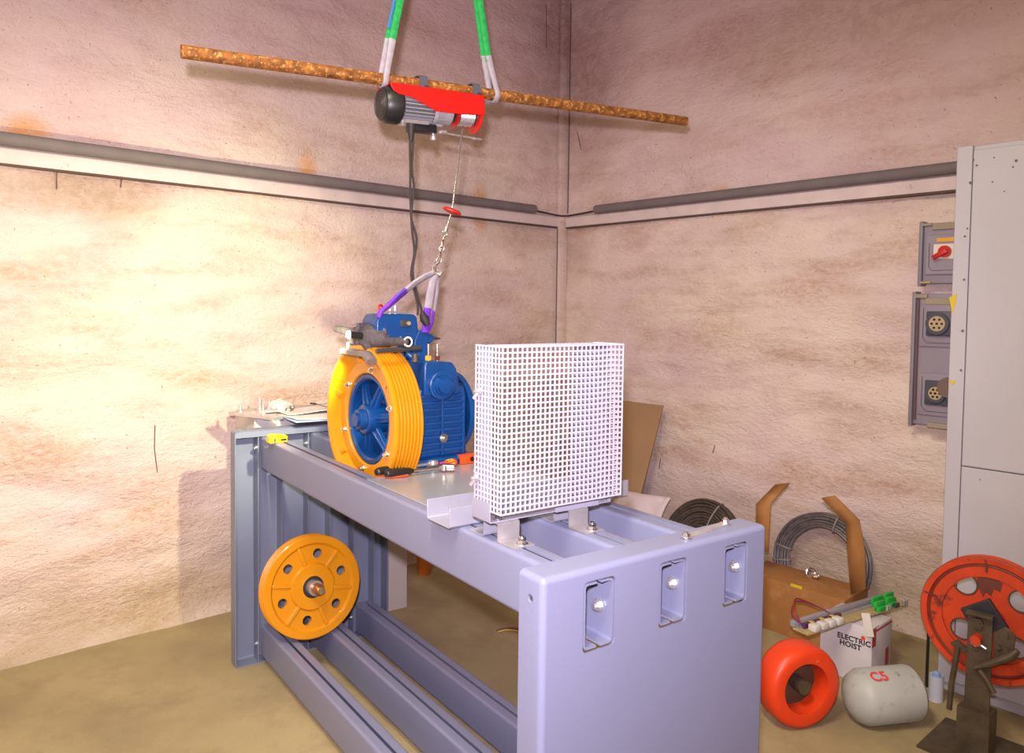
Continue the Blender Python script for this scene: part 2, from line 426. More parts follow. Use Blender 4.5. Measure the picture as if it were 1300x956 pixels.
struct('ceiling', MB().box((-.1, ROOMY-.1, H), (ROOMX+.1, .1, H+.1)), ceil_m)
# corner pilaster and the painted ledge under the conduits
struct('trim_1', MB().box((0, -.075, 0), (.035, .0, H-.02), bev=.006), wl)
lg = [(0, 2.052), (.022, 2.056), (.026, 2.115), (.012, 2.13), (0, 2.135)]
struct('trim_2', MB().extr([(x-.006, ROOMY, z) for x, z in lg], (0, -ROOMY, 0)), trim_m)
struct('trim_3', MB().extr([(0, -x+.006, z) for x, z in lg], (ROOMX, 0, 0)), trim_m)
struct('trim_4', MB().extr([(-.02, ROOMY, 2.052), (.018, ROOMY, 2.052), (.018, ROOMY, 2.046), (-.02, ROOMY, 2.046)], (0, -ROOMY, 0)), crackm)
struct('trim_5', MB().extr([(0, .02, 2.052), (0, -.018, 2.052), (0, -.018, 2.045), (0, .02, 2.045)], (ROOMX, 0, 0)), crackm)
b = MB(); b.tube([(.015, -.078, z) for z in (.0, .8, 1.6, 2.04)], .003, 6); b.tube([(.037, -.003, z) for z in (2.15, 2.6, 3.1, 3.55)], .003, 6)
struct('trim_6', b, crackm)
# a few cracks in the plaster
b = MB()
for pts, wall in (([(428/7.97+640, 5), (694, 60)], 'l'), ([(72, 215), (72, 240)], 'l'), ([(155, 225), (153, 238)], 'l'), ([(197, 540), (196, 570), (200, 600)], 'l'),
                  ([(733, 168), (738, 190)], 'r'), ([(908, 565), (905, 575)], 'r'), ([(838, 582), (837, 595)], 'r'), ([(730, 455), (729, 480)], 'r')):
    P = [wx(x, y, .002) if wall == 'l' else wy(x, y, -.002) for x, y in pts]
    b.tube([p+V((random.uniform(-.003, .003), 0, 0)) for p in P], .0022, 5)
struct('trim_7', b, crackm)

# ------------------------------------------------------------------ conduits along both walls
y0 = wx(678, 266, .03).y; x0 = wy(757, 272, -.03).x
t = Thing('pipe', 'long grey lagged pipe running along the left wall above the pale ledge', 'pipe', (.035, -3, 2.13), 'w')
t.part('lagging', MB().cyl((.035, ROOMY+.02, 2.150), (.035, y0, 2.148), .028, 20), foam)
t = Thing('pipe', 'grey lagged pipe running along the right wall to the metal cabinet', 'pipe', (1.5, -.035, 2.13), 'w')
t.part('lagging', MB().cyl((x0, -.035, 2.148), (3.6, -.035, 2.150), .028, 20), foam)
solo('cable', MB().tube(smooth([(.035, y0-.03, 2.148), (.03, y0+.03, 2.14), (.035, -.11, 2.128), (.06, -.05, 2.126), (.12, -.03, 2.13), (x0-.03, -.03, 2.14), (x0+.03, -.035, 2.148)]), .006, 8), cord_m,
     'thin black cable crossing the corner between the two lagged pipes', 'cable', (.06, -.05, 2.12))

# ------------------------------------------------------------------ machine frame
BW = [(.106, .186), (.321, .401), (.532, .612)]
W_, L_, HT = .69, 2.04, .984
t = Thing('machine_frame', 'large lavender grey steel frame of slotted beams between two end plates', 'machine frame', (0, .345, 0))
FR = t
def tray(front):
    bm = bmesh.new(); a0, a1 = (L_-.075, L_) if front else (-.075, 0)
    r = bmesh.ops.create_cube(bm, size=1)
    for v in bm.verts: v.co = V(((a0 if v.co.x < 0 else a1), (0 if v.co.y < 0 else W_), (0.0 if v.co.z < 0 else HT)))
    web = a1 if front else a0; opn = a0 if front else a1
    f = [f for f in bm.faces if all(abs(v.co.x-opn) < 1e-6 for v in f.verts)][0]; bmesh.ops.delete(bm, geom=[f], context='FACES_ONLY')
    es = [e for e in bm.edges if not e.is_boundary]
    bmesh.ops.bevel(bm, geom=es, offset=.013, segments=4, affect='EDGES', profile=.5)
    wf = max((f for f in bm.faces if all(abs(v.co.x-web) < 1e-5 for v in f.verts)), key=lambda f: f.calc_area())
    if front:
        edges = list(wf.edges); bmesh.ops.delete(bm, geom=[wf], context='FACES_ONLY')
        for (b0, b1) in BW:
            for (z0, z1) in ((.8125, .957), (.022, .166)):
                c = rpath([(b0+.04, z0), (b1+.004, z0), (b1+.004, z1), (b0-.003, z1), (b0-.003, z0), (b0+.04, z0)], .014, 5)[:-1]
                vs = [bm.verts.new((web, p.x, p.y)) for p in c]
                edges += [bm.edges.new((vs[i], vs[(i+1) % len(vs)])) for i in range(len(vs))]
        bmesh.ops.triangle_fill(bm, use_beauty=True, use_dissolve=False, edges=edges)
        # round hole in the left flange
        lf = max((f for f in bm.faces if all(abs(v.co.y) < 1e-5 for v in f.verts)), key=lambda f: f.calc_area())
        edges = list(lf.edges); bmesh.ops.delete(bm, geom=[lf], context='FACES_ONLY')
        vs = [bm.verts.new((2.002+.0085*cos(2*pi*i/20), 0, .936+.0085*sin(2*pi*i/20))) for i in range(20)]
        edges += [bm.edges.new((vs[i], vs[(i+1) % 20])) for i in range(20)]
        bmesh.ops.triangle_fill(bm, use_beauty=True, use_dissolve=False, edges=edges)
    m = MB(); m.bm.free(); m.bm = bm; return m
fe = FR.part('end_plate', tray(True), steel, label='broad lavender near end plate with three tall slots', solid=.005, ang=60, wn=True)
re = FR.part('end_plate', tray(False), rearpaint, label='far end plate seen from its open ribbed side', solid=.004, ang=60, wn=True)
FR.part('return_lip', MB().box((-.004, .004, .955), (0.0, W_-.004, .982)), rearpaint, re)
def cchan(b0, b1, z0, z1, a0, a1, side):
    mid = (b0+b1)/2; g = .006
    if side < 0: p = [(mid-g, z1), (b0, z1), (b0, z0), (mid-g, z0)]
    else: p = [(mid+g, z0), (b1, z0), (b1, z1), (mid+g, z1)]
    return MB().sheet(rpath(p, .012, 5), .0045, (a0, 0, 0), BX, ZX, (a1-a0, 0, 0))
for i, (b0, b1) in enumerate(BW):
    for (z0, z1) in ((.818, TOP), (.027, .160)):
        for sd in (-1, 1):
            FR.part('channel_beam', cchan(b0, b1, z0, z1, -.002 if True else 0, L_-.001, sd), steel, ang=30)
    # upright ribs of the far end: U channels open to the beams
    c = (b0+b1)/2
    FR.part('upright_rib', MB().sheet(rpath([(-.004, b0-.008), (-.066, b0-.008), (-.066, b1+.008), (-.004, b1+.008)], .006, 3), .0035, (0, 0, .006), AX, BX, (0, 0, .945)), rearpaint, re)
bb = [((-.026, BW[0][0]-.008, .905), (0, -1, 0)), ((-.026, BW[0][0]-.008, .075), (0, -1, 0)), ((-.026, BW[1][0]-.008, .905), (0, -1, 0)), ((-.026, BW[2][0]-.008, .09), (0, -1, 0))]
for p, ax in bb: FR.part('bolt', MB().bolt(p, ax, .009, .008), chrome)
for (b0, b1) in BW:
    bi = BW.index((b0, b1)); q = pb(*((757, 769), (851, 741), (930, 720))[bi], b1-.012)
    FR.part('bolt', MB().bolt((q.x, b1-.005, q.z), (0, -1, 0), .0105, .010), zinc)
# welds and specks on the near plate; tie strip with two bolts on its top edge
P1 = pz(871, 683.5, HT); P2 = pz(921, 665.5, HT)
FR.part('tie_strip', MB().obox((P1+P2)/2+V((0, 0, .002)), (P2-P1)/2*1.08, V((.010, 0, 0)), V((0, 0, .002))), zinc, fe)
for P in (P1, P2): FR.part('bolt', MB().bolt(V((P.x, P.y, HT+.002)), ZX, .009, .008), chrome)

# ------------------------------------------------------------------ deck plate
Pd = [(.962, .135), (1.452, .135), (1.452, .64), (.66, .64), (.66, .325), (.962, .325)]
b = MB().extr([(x, y, TOP+.0005) for x, y in Pd], (0, 0, .004))
solo('deck_plate', b, platem, 'flat grey steel plate across the beams with tools lying on it', 'steel plate', (1.1, .4, TOP), 'm', bevel=.001)

# ------------------------------------------------------------------ aluminium U channel across the beams
z0 = TOP+.0045
b = MB().sheet(rpath([(1.456, z0+.047), (1.456, z0), (1.563, z0), (1.563, z0+.047)], .001, 1), -.004, (0, .077, 0), AX, ZX, (0, .606, 0))
solo('aluminium_channel', b, alu, 'bright aluminium U channel laid across the beams behind the mesh guard', 'metal channel', (1.5, .38, TOP), 'm', bevel=.0008)

# ------------------------------------------------------------------ mesh guard on its brackets
t = Thing('mesh_guard', 'tall white perforated steel guard box standing on four zinc brackets', 'guard', (1.70, .28, TOP+.003))
GB0, GB1, GA0, GA1 = .10, .473, 1.645, 1.755   # across, along
GZ0, GZ1 = 1.028, 1.412
def mesh_panel(o, eu, ev, lu, lv, nu, nv, nrm, th=.0016, bar=.30):
    m = MB(); o = V(o); eu = V(eu); ev = V(ev); nrm = V(nrm)
    du = lu/nu; dv = lv/nv; wu = du*bar; wv = dv*bar
    # true perforated sheet: grid of vertices with the holes left out
    us = []; vs_ = []
    for i in range(nu+1): us += [i*du-wu/2, i*du+wu/2]
    for j in range(nv+1): vs_ += [j*dv-wv/2, j*dv+wv/2]
    G = [[m.bm.verts.new(o+eu*u+ev*v) for u in us] for v in vs_]
    for j in range(len(vs_)-1):
        for i in range(len(us)-1):
            if j % 2 == 1 and i % 2 == 1: continue
            m.bm.faces.new((G[j][i], G[j][i+1], G[j+1][i+1], G[j+1][i]))
    return m
pf = t.part('perforated_front', mesh_panel((GA1, GB0, GZ0), BX, ZX, GB1-GB0, GZ1-GZ0, 27, 29, AX), beige, solid=.0018, flat=True)
t.part('perforated_side', mesh_panel((GA0, GB0, GZ0), AX, ZX, GA1-GA0, GZ1-GZ0, 8, 29, BX), beige, solid=.0018, flat=True)
t.part('perforated_side', mesh_panel((GA0, GB1, GZ0), AX, ZX, GA1-GA0, GZ1-GZ0, 8, 29, BX), beige, solid=.0018, flat=True)
t.part('perforated_top', mesh_panel((GA0, GB0, GZ1), AX, BX, GA1-GA0, GB1-GB0, 8, 27, ZX), beige, solid=.0018, flat=True)
# solid rear frame inside: two angle uprights
for (bb0, sgn) in ((GB0+.004, 1), (GB1-.004, -1)):
    t.part('upright', MB().sheet(rpath([(GA0+.058, bb0), (GA0, bb0), (GA0, bb0+sgn*(.018 if sgn > 0 else .075))], .004, 3), .003*sgn*-1, (0, 0, 1.0), AX, BX, (0, 0, GZ1-1.006)), guardbase)
# base tray open to the front
b = MB(); b.sheet(rpath([(GB0-.004, 1.047), (GB0-.004, .999), (GB1+.004, .999), (GB1+.004, 1.047)], .004, 3), .003, (GA0-.006, 0, 0), BX, ZX, (.075, 0, 0))
t.part('base_tray', b, guardbase)
b = MB(); b.box((GA0+.07, GB0+.19, .999), (GA0+.075, GB0+.33, 1.019)); t.part('tray_lip', b, guardbase)
for q in (.033, .245):
    t.part('bolt', MB().bolt((GA0+.052, GB0+q, 1.003), ZX, .010, .012), chrome)
def zbracket(a0, s, bc, w=.031):
    """Z shaped foot: top flange under the tray, web, foot on the beam"""
    p = [(a0-s*.04, .9985), (a0, .9985), (a0, TOP+.0035), (a0+s*.062, TOP+.0035)]
    return MB().sheet(rpath(p, .005, 4), -.003*s, (0, bc-w, 0), AX, ZX, (0, 2*w, 0))
for bc in (.146, .361):
    br = t.part('foot_bracket', zbracket(1.722, 1, bc), zinc, ang=30, label='front zinc foot bracket bolted to a beam')
    t.part('bolt', MB().bolt((1.766, bc+.006, TOP+.0035), ZX, .0105, .013), chrome, br)
    t.part('foot_bracket', zbracket(1.66, -1, bc), alu, ang=30, label='rear foot bracket reaching under the tray')
for q in (pb(611, 496, GB0), pb(607, 606, GB0)):
    b = MB(); p = V((q.x, GB0-.003, q.z)); b.cyl(p, p+V((0, -.006, 0)), .009, 16); b.cyl(p, p+V((0, -.016, 0)), .005, 12, .004)
    for s in (-1, 1): b.prism([(0, 0), (.010, .006), (.019, .018), (.013, .022), (.005, .014), (0, .010)], p+V((0, -.005, 0)), V((.45*s, -.55, .0)), V((-.15, 0, s*.95)), V((.0022, 0, 0)))
    t.part('wing_nut', b, zinc)

# ------------------------------------------------------------------ traction machine: yellow rope sheave
SY = radians(2.43); SD = V((cos(SY), sin(SY), 0)); SN = V((-sin(SY), cos(SY), 0)); SC = V((.745, .235, 1.112))
t = Thing('traction_machine', 'blue geared lift motor with a big yellow grooved sheave on the frame', 'lift machine', (.80, .40, TOP+.0045))
TM = t
prof = [(.035, .155), (.004, .155), (.0, .158), (.0, .196), (-.006, .203), (-.020, .226), (-.030, .233), (-.032, .236), (-.032, .246), (-.029, .250), (-.022, .2515)]
for k in range(7):
    x = -.020+k*.0125
    prof += [(x, .2515), (x+.0035, .2505), (x+.0052, .2435), (x+.0078, .2435), (x+.0096, .2505)]
prof += [(.068, .2515), (.073, .250), (.073, .236), (.06, .23), (.035, .20)]
prof = [(x, r*1.018) for x, r in prof]
sh = t.part('sheave_rim', MB().lathe(prof, SC, SN, 128, close=True), yellow, ang=24)
def sp(ang, r, off): return SC + SD*(cos(ang)*r) + ZX*(sin(ang)*r) + SN*off
b = MB()
for k in range(6):
    a = radians(100+60*k)
    b.extr([sp(a-.035, .196, .002), sp(a-.03, .236, -.001), sp(a+.03, .236, -.001), sp(a+.035, .196, .002)], -SN*.016)
t.part('rim_rib', b, yellow, sh, kind='stuff')
for (x, y) in ((467, 471), (439.5, 488), (434.4, 546), (456.5, 593), (485.6, 581.5), (491.8, 517.5)):
    q = pb(x, y, .22); ang = atan2(q.z-SC.z, (q-SC).dot(SD)); 
    t.part('bolt', MB().bolt(sp(ang, .176, 0), -SN, .0075, .009), chrome, sh)
# blue spoked wheel inside the rim
hub = t.part('hub', MB().lathe([(.08, .0), (.08, .05), (.03, .052), (.0, .052), (-.012, .050), (-.016, .046), (-.016, .036), (-.034, .034), (-.037, .030), (-.037, 0)], SC, SN, 48), blue, ang=30)
t.part('hub_cap', MB().cyl(sp(0, 0, -.037), sp(0, 0, -.046), .024, 8), blue, hub)
t.part('wheel_ring', MB().lathe([(.006, .1535), (.006, .142), (.012, .136), (.040, .134), (.055, .134), (.055, .1535)], SC, SN, 96, close=True), blue, hub, ang=30)
for k in range(6):
    a = radians(68+60*k); b = MB()
    e1 = V((-sin(a), 0, cos(a))); e1 = SD*(-sin(a)) + ZX*cos(a)
    p0 = sp(a, .040, .010); p1 = sp(a, .138, .030)
    b.extr([p0+e1*.019, p1+e1*.013, p1-e1*.013, p0-e1*.019], SN*.020)
    b.extr([p0+e1*.004-SN*.010, p1+e1*.004-SN*.006, p1-e1*.004-SN*.006, p0-e1*.004-SN*.010], SN*.030)
    t.part('spoke', b, blue, hub, bevel=.003)
t.part('backing_disc', MB().cyl(SC+SN*.066, SC+SN*.072, .15, 64), blue, hub)
# gear housing
A9 = .90
body = [(.345, .985), (.345, 1.19), (.365, 1.225), (.40, 1.235), (.535, 1.225), (.548, 1.19), (.548, .985)]
gb = t.part('gear_housing', MB().extr([(.67, y, z) for y, z in body], (.225, 0, 0)), blue, bevel=.008, label='blue finned gear housing')
for k in range(9):
    z = 1.005+k*.0235
    for (c0, c1) in ((.348, .440), (.450, .528)):
        t.part('cooling_fin', MB().box((A9-.008, c0, z), (A9+.006, c1, z+.009), bev=.002), blue, gb)
b = MB(); b.box((A9-.006, .440, .99), (A9+.005, .450, 1.21), bev=.002); b.box((A9-.006, .524, .99), (A9+.005, .533, 1.20), bev=.002)
t.part('centre_rib', b, blue, gb)
t.part('base_flange', MB().box((.66, .30, TOP+.005), (.925, .575, TOP+.034), bev=.004), blue)
q = pa(562.5, 556, A9+.004)
t.part('oil_plug', MB().cyl(q, q+AX*.006, .0155, 24).cyl(q+AX*.006, q+AX*.012, .011, 24).cyl(q+AX*.004, q+AX*.017, .006, 6), chrome, gb)
# big side cover bulging past the housing on the right
t.part('side_cover', MB().lathe([(0, .142), (.02, .142), (.026, .136), (.030, .110), (.040, .10), (.040, 0)], (.775, .548, 1.125), BX, 64), blue, ang=30, label='round blue side cover')
# upper worm housing with its bearing cover
up = [(.365, 1.20), (.365, 1.305), (.372, 1.318), (.475, 1.312), (.492, 1.290), (.497, 1.262), (.505, 1.225), (.505, 1.20)]
uh = t.part('worm_housing', MB().extr([(.70, y, z) for y, z in up], (.215, 0, 0)), blue, bevel=.006, label='blue worm gear housing above the fins')
q = pa(561, 489, .92)
t.part('bearing_cover', MB().lathe([(-.01, .050), (.006, .050), (.009, .046), (.009, .034), (.016, .031), (.016, .027), (.026, .025), (.026, 0)], q, AX, 40), blue, uh, ang=30)
for k in range(4):
    a = radians(30+90*k); t.part('bolt', MB().bolt(q+V((.009, cos(a)*.040, sin(a)*.040)), AX, .0045, .004, False), blue, uh)
q1 = pa(543.6, 455, .86); q2 = pa(555, 455, .86)
for q, mm, lb in ((q1, amber, 'stud with a yellow nut'), (q2, mat('brown_nut', (.12, .03, .02), .5), 'stud with a dark red nut')):
    s_ = t.part('stud', MB().cyl((q.x, q.y, 1.30), (q.x, q.y, q.z+.050), .0048, 12), chrome, label=lb)
    t.part('nut', MB().cyl((q.x, q.y, q.z-.006), (q.x, q.y, q.z+.009), .0115, 6), mm, s_)
# left shoulder between the sheave and the fins
t.part('shaft_housing', MB().lathe([(0, .10), (.03, .10), (.06, .085), (.09, .06)], (.79, .298, 1.12), BX, 48), blue, ang=30)
# brake arms and brake box above the sheave
b = MB()
for (x0_, x1_) in ((.735, .750), (.79, .805)):
    P = [pa(x, y, .77) for x, y in ((519, 500), (514, 474), (521, 432), (526, 420), (533, 417), (538, 424), (536, 450), (530, 475), (530, 500))]
    b.extr([(x0_, p.y, p.z) for p in P], ((x1_-x0_), 0, 0))
t.part('brake_arm', b, blue, bevel=.002)
P = [pa(x, y, .79) for x, y in ((534, 423), (546, 424), (552, 429), (545, 436), (534, 436))]
t.part('spring_cup', MB().extr([(.74, p.y, p.z) for p in P], (.06, 0, 0)), blue, bevel=.004)
q = pa(550, 429, .775); t.part('spring_bolt', MB().cyl(q, q+V((0, .03, -.003)), .007, 10, .002), darkmetal)
P = [pa(x, y, .80) for x, y in ((478, 432), (478, 408), (483, 399), (490, 398.5), (526, 399), (530, 403), (532, 424), (528, 434), (505, 433))]
bx_ = t.part('brake_box', MB().extr([(.68, p.y, p.z) for p in P], (.12, 0, 0)), blue, bevel=.006, label='blue brake magnet box')
q = pa(514, 410.5, .80); t.part('name_plate', MB().obox(q+AX*.002, (.002, 0, 0), (0, .017, 0), (0, 0, .012), .001), darkmetal, bx_)
t.part('gland', MB().cyl(q+V((.004, .012, 0)), q+V((.009, .012, 0)), .007, 12), brass, bx_)
q = pa(488, 422, .80); t.part('latch', MB().obox(q+AX*.004, (.003, 0, 0), (0, .004, 0), (0, 0, .014)).obox(q+V((.004, .005, -.012)), (.003, 0, 0), (0, .008, 0), (0, 0, .003)), chrome, bx_)
# lifting eye plate on top
b = MB(); P = pa(498, 396, .76); b.obox(V((.76, P.y, P.z)), (.015, 0, 0), (0, .045, 0), (0, 0, .004)); b.cyl((.76, P.y+.012, P.z-.02), (.76, P.y+.012, P.z+.022), .008, 10)
b.cyl((.76, P.y-.008, P.z-.02), (.76, P.y-.008, P.z+.016), .007, 10); t.part('lifting_plate', b, zinc)
P = pa(484, 392, .76); t.part('lifting_eye', MB().torus(P, V((.8, .5, .2)), .013, .004, 24, 8), red)
# rope guard rods and the clamp on the rim
Pg0 = pb(479.5, 446, .185); Pg1 = pb(529, 443, .34)
t.part('rope_guard_rod', MB().cyl((Pg0.x, .180, Pg0.z), (Pg0.x-.01, .345, Pg0.z+.008), .008, 16), darkmetal)
Q = [pb(x, y, .185) for x, y in ((437, 446), (466, 450), (472, 459))]
b = MB(); yb = .185
b.strap([(q.x, yb, q.z) for q in Q], (0, 1, 0), .034, .013)
t.part('rim_clamp', b, mat('clamp_steel', (.24, .20, .19), .5, .3))
q = pb(442, 446, .185); t.part('stud', MB().cyl((q.x, yb, q.z), (q.x, yb, q.z+.032), .0062, 12), zinc)
q = pb(537, 452, .36); t.part('oil_cap', MB().cyl((q.x, .33, q.z-.018), (q.x, .33, q.z+.008), .011, 12), oldsteel)
t.part('conduit_gland', MB().cyl((.80, .40, 1.31), (.77, .36, 1.35), .014, 12), blue)
t.part('brake_linkage', MB().cyl((.72, .335, 1.34), (.72, .43, 1.34), .012, 12).cyl((.80, .335, 1.27), (.80, .335, 1.40), .012, 12), blue)

# ------------------------------------------------------------------ inspection lamp shining at the left wall
q = pb(443, 425, .13); LP = V((q.x, .13, q.z))
t = Thing('inspection_lamp', 'small inspection lamp shining brightly above the rim clamp, beside the glove', 'lamp', LP-ZX*.02)
t.part('lamp_body', MB().cyl(LP+V((0, .002, 0)), LP+V((0, .045, -.004)), .0115, 16), black)
t.part('lens', MB().lathe([(0, .0135), (.006, .0125), (.010, .007), (.0125, 0)], LP+V((0, .002, 0)), V((-.1, -1, 0)), 24), lens)
TORCH = L2W(LP.x-.006, LP.y-.024, LP.z+.002)
tl_ = lamp('inspection_lamp_light', 'SPOT', TORCH, 88, (1, .92, .58), .015, TORCH + V((-1, -.12, -.06)))
tl_.data.spot_size = radians(98); tl_.data.spot_blend = .6

# ------------------------------------------------------------------ skinned soft shapes
def skin(name, m, V_, E_, R_, base, label, cat, frame='m', sub=2):
    base = V(base); me = bpy.data.meshes.new(name); me.from_pydata([V(v)-base for v in V_], E_, []); o = bpy.data.objects.new(name, me); COL.objects.link(o)
    k = o.modifiers.new('skin', 'SKIN'); k.use_smooth_shade = True
    for i, r in enumerate(R_): me.skin_vertices[0].data[i].radius = (r[0], r[1]) if isinstance(r, tuple) else (r, r)
    me.skin_vertices[0].data[0].use_root = True
    s_ = o.modifiers.new('sub', 'SUBSURF'); s_.levels = s_.render_levels = sub
    dg = bpy.context.evaluated_depsgraph_get(); dg.update(); ev = o.evaluated_get(dg); nm = bpy.data.meshes.new_from_object(ev)
    bpy.data.objects.remove(o); nm.name = name
    for p in nm.polygons: p.use_smooth = True
    nm.materials.clear(); nm.materials.append(m); o = bpy.data.objects.new(name, nm); COL.objects.link(o)
    if frame == 'm': o.location = L2W(*base); o.rotation_euler = (0, 0, MY)
    else: o.location = base
    if label: o['label'] = label; o['category'] = cat
    return o
def g(x, y, b): q = pb(x, y, b); return (q.x, b, q.z)
GV = [g(474, 426, .25), g(462, 424, .25), g(454, 426, .25), g(484, 431, .26), g(490, 434, .27),   # palm, knuckles, wrist
      g(446, 422, .25), g(434, 419, .25), g(425, 417, .25),           # finger pointing out
      g(455, 436, .22), g(453, 440, .215), 
      g(464, 437, .22), g(468, 442, .21),
      g(448, 430, .235), g(447, 436, .22),
      g(471, 414, .26), g(467, 411, .26),
      g(497, 434, .27), g(508, 434, .275), g(517, 434, .28)]
GE = [(0, 1), (1, 2), (0, 3), (3, 4), (2, 5), (5, 6), (6, 7), (1, 8), (8, 9), (0, 10), (10, 11), (2, 12), (12, 13), (0, 14), (14, 15), (4, 16), (16, 17), (17, 18)]
GR = [(.030, .030), (.028, .028), .020, .022, .014, .014, .012, .010, .014, .011, .014, .011, .013, .010, .014, .012, .012, .012, .011]
GR = [tuple(x*1.4 for x in q) if isinstance(q, tuple) else q*1.3 for q in GR]; GR[2] = .034; GR[3] = .030; GR[14] = .02; GR[15] = .024
gl = skin('work_glove', glove_m, GV, GE, GR, g(470, 440, .25), 'dark grey knitted work glove lying crumpled on top of the yellow sheave', 'glove')
q = g(518, 434, .28)
o = MB().torus(V(q)+V((.0, .0, 0)), V((-.5, .8, 0)), .0145, .0028, 24, 6).make('cuff_hem', cream, g(470, 440, .25), gl); o['label'] = 'pale hem of the glove'

# ------------------------------------------------------------------ tools on the deck plate
ZT = TOP+.0045
def zt(x, y, h=.0): q = pz(x, y, ZT+h); return V((q.x, q.y, ZT+h))
def ratchet(name, label, p0, p1, hand, steelm, handm, accent, socket=True):
    p0 = p0+V((.014, -.004, 0)); p1 = p1+V((.014, 0, 0))
    t = Thing(name, label, 'wrench', (p0+p1)/2); d = (p1-p0).normalized(); s = ZX.cross(d); Lh = (p1-p0).length*hand
    pm = p0+d*Lh
    t.part('handle', MB().tube([p0-d*.004, p0, p0+d*Lh*.3, p0+d*Lh*.7, pm], .011, 12, [.010, .016, .0175, .016, .012], flat=.85), handm, subsurf=1)
    t.part('grip_inlay', MB().tube([p0+d*.002-ZX*.011, p0+d*Lh*.35-ZX*.0115-s*.008, p0+d*Lh*.75-ZX*.010-s*.008], .0048, 10), accent)
    t.part('shaft', MB().tube([pm, p1-d*.018], .0055, 12), steelm)
    hd = t.part('head', MB().cyl(p1-ZX*.008, p1+ZX*.007, .0185, 28).cyl(p1+ZX*.007, p1+ZX*.010, .012, 20), steelm)
    if socket: t.part('socket', MB().lathe([(0, .0), (0, .013), (.026, .0125), (.026, .008), (.012, .007), (.012, 0)], p1+s*-.006+d*.004, d*.8-s*.6, 24), chrome)
    return t
ratchet('ratchet_wrench', 'chrome ratchet wrench with socket and black orange handle, nearer of the two', zt(489, 600, .017), zt(561, 592, .017), .46, chrome, black, orange)
ratchet('ratchet_wrench', 'ratchet wrench with black grip lying behind the nearer one beside the sheave', zt(477, 598, .017), zt(547, 587, .017), .5, zinc, black, orange, False)
p0, p1 = zt(577, 587, .013), zt(559, 590, .012); d = (p1-p0).normalized(); p0 = p1-d*.062
t = Thing('screwdriver', 'screwdriver with fat orange and yellow handle beside the blue base', 'screwdriver', p0)
t.part('handle', MB().tube([p0-d*.003, p0, p0+d*.015, p0+d*.035, p0+d*.048, p0+d*.06], .011, 8, [.004, .011, .013, .013, .008, .009]), orange)
b = MB()
for k in range(8): 
    a = 2*pi*k/8; x, y, _ = basis(d); c = (x*cos(a)+y*sin(a))*.0118; b.tube([p0+d*.010+c, p0+d*.036+c], .0026, 6)
t.part('grip_ribs', b, amber)
t.part('shank', MB().cyl(p0+d*.06, p0+d*.12, .0032, 10), chrome)
c = pz(593, 588, ZT); c = V((c.x, c.y, ZT+.0165))
t = Thing('tape_measure', 'orange tape measure with black round button between motor and mesh guard', 'tape measure', c-ZX*.0165)
t.part('case', MB().obox(c, (.016, 0, 0), (0, .036, 0), (0, 0, .016), .005), orange)
t.part('button', MB().cyl(c+V((.0155, .010, 0)), c+V((.019, .010, 0)), .0085, 20), black)
t.part('clip', MB().obox(c+V((.0, -.037, -.004)), (.008, 0, 0), (0, .002, 0), (0, 0, .008)), black)
c = pz(352, 562, TOP); c = V((max(c.x, .035), c.y, TOP+.012)); print('tape', c)
t = Thing('utility_level', 'small bright yellow plastic tool lying on the far end of the left beam', 'tool', c-ZX*.012)
M2 = Matrix.Rotation(radians(8), 3, 'Z'); e1 = M2 @ V((0, 1, 0)); e2 = M2 @ V((1, 0, 0))
yp = mat('yellow_plastic', (.90, .46, .01), .4)
t.part('body', MB().prism([(-.040, -.009), (-.032, -.012), (.036, -.012), (.040, .010), (.030, .018), (-.026, .026), (-.040, .018)], c-e2*.013, e1, ZX, e2*.026), yp, bevel=.003)
t.part('clip', MB().obox(c+e2*.014-e1*.018, e2*.0015, e1*.004, (0, 0, .008)), chrome)
t.part('slider', MB().obox(c+e2*.014+e1*.020, e2*.0015, e1*.012, (0, 0, .003)), black)

# ------------------------------------------------------------------ lower wheel leaning on the ribs
R_ = .205; tl = radians(-6); yw = radians(2)
n = V((cos(tl)*cos(yw), cos(tl)*sin(yw)*1, -sin(tl))); n.normalize()
upv = (ZX-n*n.z).normalized(); c = V((.248, .243, .162+.001+R_*upv.z)) ; c.x = .252 - R_*0 - (0)
c = V((.256, .243, .162)) + upv*R_
print('wheel centre', c, 'top back', c+upv*R_-n*.07)
t = Thing('spare_sheave', 'yellow six hole grooved wheel leaning against the ribs on the lower beams', 'wheel', (c.x, c.y, .161))
sd = n.cross(upv)
prof = [(-.010, .166), (-.004, .172), (.0, .175), (.0, .201), (-.003, .205)]
for k in range(4):
    x = -.006-k*.011; prof += [(x, .205), (x-.003, .2045), (x-.0045, .197), (x-.0075, .197), (x-.010, .2045)]
prof += [(-.054, .205), (-.056, .201), (-.056, .172), (-.030, .165)]
hp = [(0, .044), (0, .088), (-.004, .092), (-.010, .095), (-.030, .10), (-.056, .09), (-.056, .044)]
whl = t.part('wheel', MB().lathe(prof, c, n, 96, close=True).lathe(hp, c, n, 64, close=True), yellow, ang=24)
def discholes(c, e1, e2, n, r0, r1, holes, hr, off):
    bm = bmesh.new(); E = []
    def lp(r, cx=0, cy=0, k=40):
        vs = [bm.verts.new(c+e1*(cx+r*cos(2*pi*i/k))+e2*(cy+r*sin(2*pi*i/k))+n*off) for i in range(k)]
        return [bm.edges.new((vs[i], vs[(i+1) % k])) for i in range(k)]
    E += lp(r1, k=72)
    if r0: E += lp(r0, k=48)
    for (x, y) in holes: E += lp(hr, x, y, 28)
    bmesh.ops.triangle_fill(bm, use_beauty=True, edges=E); m = MB(); m.bm.free(); m.bm = bm; return m
